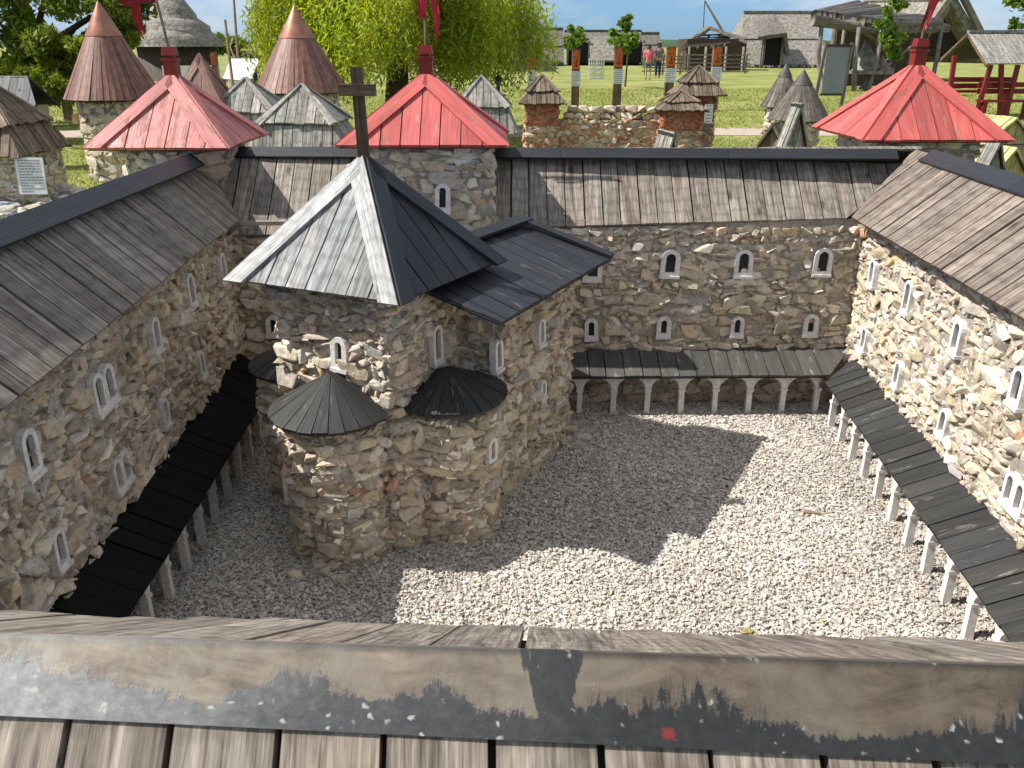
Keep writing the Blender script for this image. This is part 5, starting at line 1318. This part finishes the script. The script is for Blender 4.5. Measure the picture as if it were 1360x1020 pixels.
def blobs_at(lst, Yd):
    o = []
    for (px, py, rx, dy) in lst:
        p = at(px, py, Yd + dy); s = (at(px + rx, py, Yd + dy) - p).x; o.append((p, (s, s, s * .8)))
    return o
tree('broad dark green leafy tree filling the top left corner', (at(50, 150, 15).x, 15, 0), 1.3, .2, blobs_at([(10, 20, 55, 0), (60, 10, 60, .5), (120, 20, 55, 0), (160, 0, 45, .3), (90, 55, 45, -.4), (30, 65, 45, -.3), (140, 50, 38, .2), (70, -40, 80, .5), (-30, 30, 70, .5), (165, 35, 30, 0), (55, 90, 30, -.5), (110, 78, 30, -.2), (0, 95, 28, .2)], 15), 'dark_leaf', .075, .026, 1500, 5)
tree('slim young tree with a thin trunk on the lawn, brightest crown', ground(830, 115), at(830, 70, 36).z, .05, blobs_at([(828, 60, 13, 0), (820, 48, 11, .2), (836, 50, 12, -.2), (830, 36, 9, 0), (832, 26, 6, 0), (838, 62, 10, 0)], 35.4), 'fresh_leaf', .13, .06, 260, 6, 'young trees')
tree('round headed young tree in front of the far thatched huts', (at(765, 86, 64).x, 64, 0), 1.9, .09, blobs_at([(765, 50, 14, 0), (757, 55, 10, .3), (774, 53, 10, -.3), (764, 41, 9, 0)], 64), 'fresh_leaf', .2, .1, 300, 7, 'young trees')
tree('leafy sapling growing up in front of the log shelter', (at(1183, 112, 30).x, 30, 0), 1.2, .06, blobs_at([(1186, 10, 14, 0), (1178, 30, 12, 0), (1190, 42, 14, .2), (1182, 60, 11, 0), (1192, -8, 14, 0), (1176, 48, 9, 0), (1186, 74, 8, 0)], 30), 'fresh_leaf', .13, .055, 170, 8)
tree('tree whose few leaves hang into the top right corner', (at(1420, 140, 24).x, 24, 0), 2.6, .12, blobs_at([(1360, 4, 14, 0), (1352, 34, 9, 0), (1385, -20, 40, 0), (1400, 20, 35, .3), (1345, -4, 10, 0)], 24), 'fresh_leaf', .1, .045, 220, 9)
for i, (px, py, rx, Yd, lab) in enumerate(((60, 118, 40, 19, 'dark shaded bush under the left tree'), (10, 122, 34, 18, 'dark shaded bush at the left edge behind the brown tower'), (300, 60, 22, 60, 'far green bush to the right of the round thatched hut'), (125, 108, 30, 20, 'dark shaded bush behind the big cone roof'))):
    root = thing('bush', lab, 'bush', (at(px, py, Yd).x, Yd, 0), 'dark bushes in the background'); mb = MB(); g = np.random.default_rng(90 + i)
    for k in range(5):
        p = at(px + rng.uniform(-.7, .7) * rx, py + rng.uniform(-.5, .3) * rx * .6, Yd + rng.uniform(-.5, .5)); s = rx / 1100 * Yd * .6; p.z = max(.1, p.z); leaf_clump(mb, p, (s, s, s * .8), 420, .004 * Yd, .0016 * Yd, g)
    mb.build('foliage', 'dark_leaf', root)

# ------------------------------------------------------------------ people
def skin_mesh(name, verts, edges, radii, m, parent, sub=2):
    me = bpy.data.meshes.new(name); me.from_pydata([tuple(v) for v in verts], edges, []); o = bpy.data.objects.new(name, me); COL.objects.link(o)
    me.skin_vertices or None
    md = o.modifiers.new('skin', 'SKIN'); md.use_smooth_shade = True
    if not me.skin_vertices: me.attributes.new  # layer is created with the modifier below
    return o, me
def person(label, base, h, top_m, leg_m, facing, skirt=False):
    """standing figure: one skinned body surface, clothes as fitted shells"""
    k = h / 1.72; root = thing('person', label, 'person', base); base = vec(base); f = Vector((math.cos(facing), math.sin(facing), 0)); s = Vector((f.y, -f.x, 0))
    J = lambda a, b, z: base + (s * a + f * b + Z_ * z) * k
    def sk(name, V, Ed, Rd, m, rootv=0):
        me = bpy.data.meshes.new(name); me.from_pydata([tuple(v - base) for v in V], Ed, []); o = bpy.data.objects.new(name, me); COL.objects.link(o); o.parent = root
        bm = bmesh.new(); bm.from_mesh(me); ly = bm.verts.layers.skin.verify(); bm.verts.ensure_lookup_table()
        for i, v in enumerate(bm.verts):
            q = Rd[i]; v[ly].radius = (q[0] * k, q[1] * k) if isinstance(q, tuple) else (q * k, q * k); v[ly].use_root = (i == rootv)
        bm.to_mesh(me); bm.free(); md = o.modifiers.new('skin', 'SKIN'); md.use_smooth_shade = True; o.modifiers.new('sub', 'SUBSURF').levels = 1; me.materials.append(M[m]); return o
    V = [J(0, 0, .95), J(0, 0, 1.15), J(0, -.01, 1.36), J(0, 0, 1.5), J(0, .02, 1.58), J(0, .03, 1.68)]; Rd = [(.15, .11), (.13, .1), (.16, .11), .05, (.085, .095), .06]
    Ed = [(0, 1), (1, 2), (2, 3), (3, 4), (4, 5)]
    for sd in (-1, 1):
        i = len(V); V += [J(.09 * sd, 0, .88), J(.1 * sd, .02, .48), J(.1 * sd, -.02, .08), J(.1 * sd, .1, .03)]; Rd += [.085, .058, .04, .038]; Ed += [(0, i), (i, i + 1), (i + 1, i + 2), (i + 2, i + 3)]
        i = len(V); V += [J(.19 * sd, 0, 1.4), J(.24 * sd, -.02, 1.13), J(.23 * sd, .08, .9), J(.225 * sd, .11, .82)]; Rd += [.055, .042, .032, .035]; Ed += [(2, i), (i, i + 1), (i + 1, i + 2), (i + 2, i + 3)]
    body = sk('body', V, Ed, Rd, 'skin')
    V = [J(0, 0, .93), J(0, 0, 1.15), J(0, -.01, 1.38), J(0, 0, 1.45)]; Rd = [(.18, .14), (.155, .12), (.185, .135), .075]; Ed = [(0, 1), (1, 2), (2, 3)]
    for sd in (-1, 1):
        i = len(V); V += [J(.2 * sd, 0, 1.4), J(.235 * sd, -.01, 1.2)]; Rd += [.075, .065]; Ed += [(2, i), (i, i + 1)]
    sk('shirt', V, Ed, Rd, top_m)
    V = [J(0, 0, .97)]; Rd = [(.175, .135)]; Ed = []
    for sd in (-1, 1):
        i = len(V); V += [J(.09 * sd, 0, .84), J(.1 * sd, .02, .62)] + ([] if skirt else [J(.1 * sd, -.01, .12)]); Rd += [.105, .09] + ([] if skirt else [.065]); Ed += [(0, i), (i, i + 1)] + ([] if skirt else [(i + 1, i + 2)])
    sk('trousers' if not skirt else 'shorts', V, Ed, Rd, leg_m)
    V = [J(0, -.01, 1.62), J(0, 0, 1.71), J(0, -.05, 1.55)]; sk('hair', V, [(0, 1), (0, 2)], [(.1, .1), .075, .075], 'hair')
    return root
person('visitor in a pink top and dark shorts walking on the lawn', ground(860, 107), 1.62, 'pink_cloth', 'grey_cloth', 1.4, True)
person('visitor in dark clothes close behind the one in pink', ground(873, 104), 1.7, 'grey_cloth', 'navy_cloth', 1.8)
person('visitor in navy clothes standing near the bare poles', ground(338, 124), 1.7, 'navy_cloth', 'navy_cloth', -1.2)
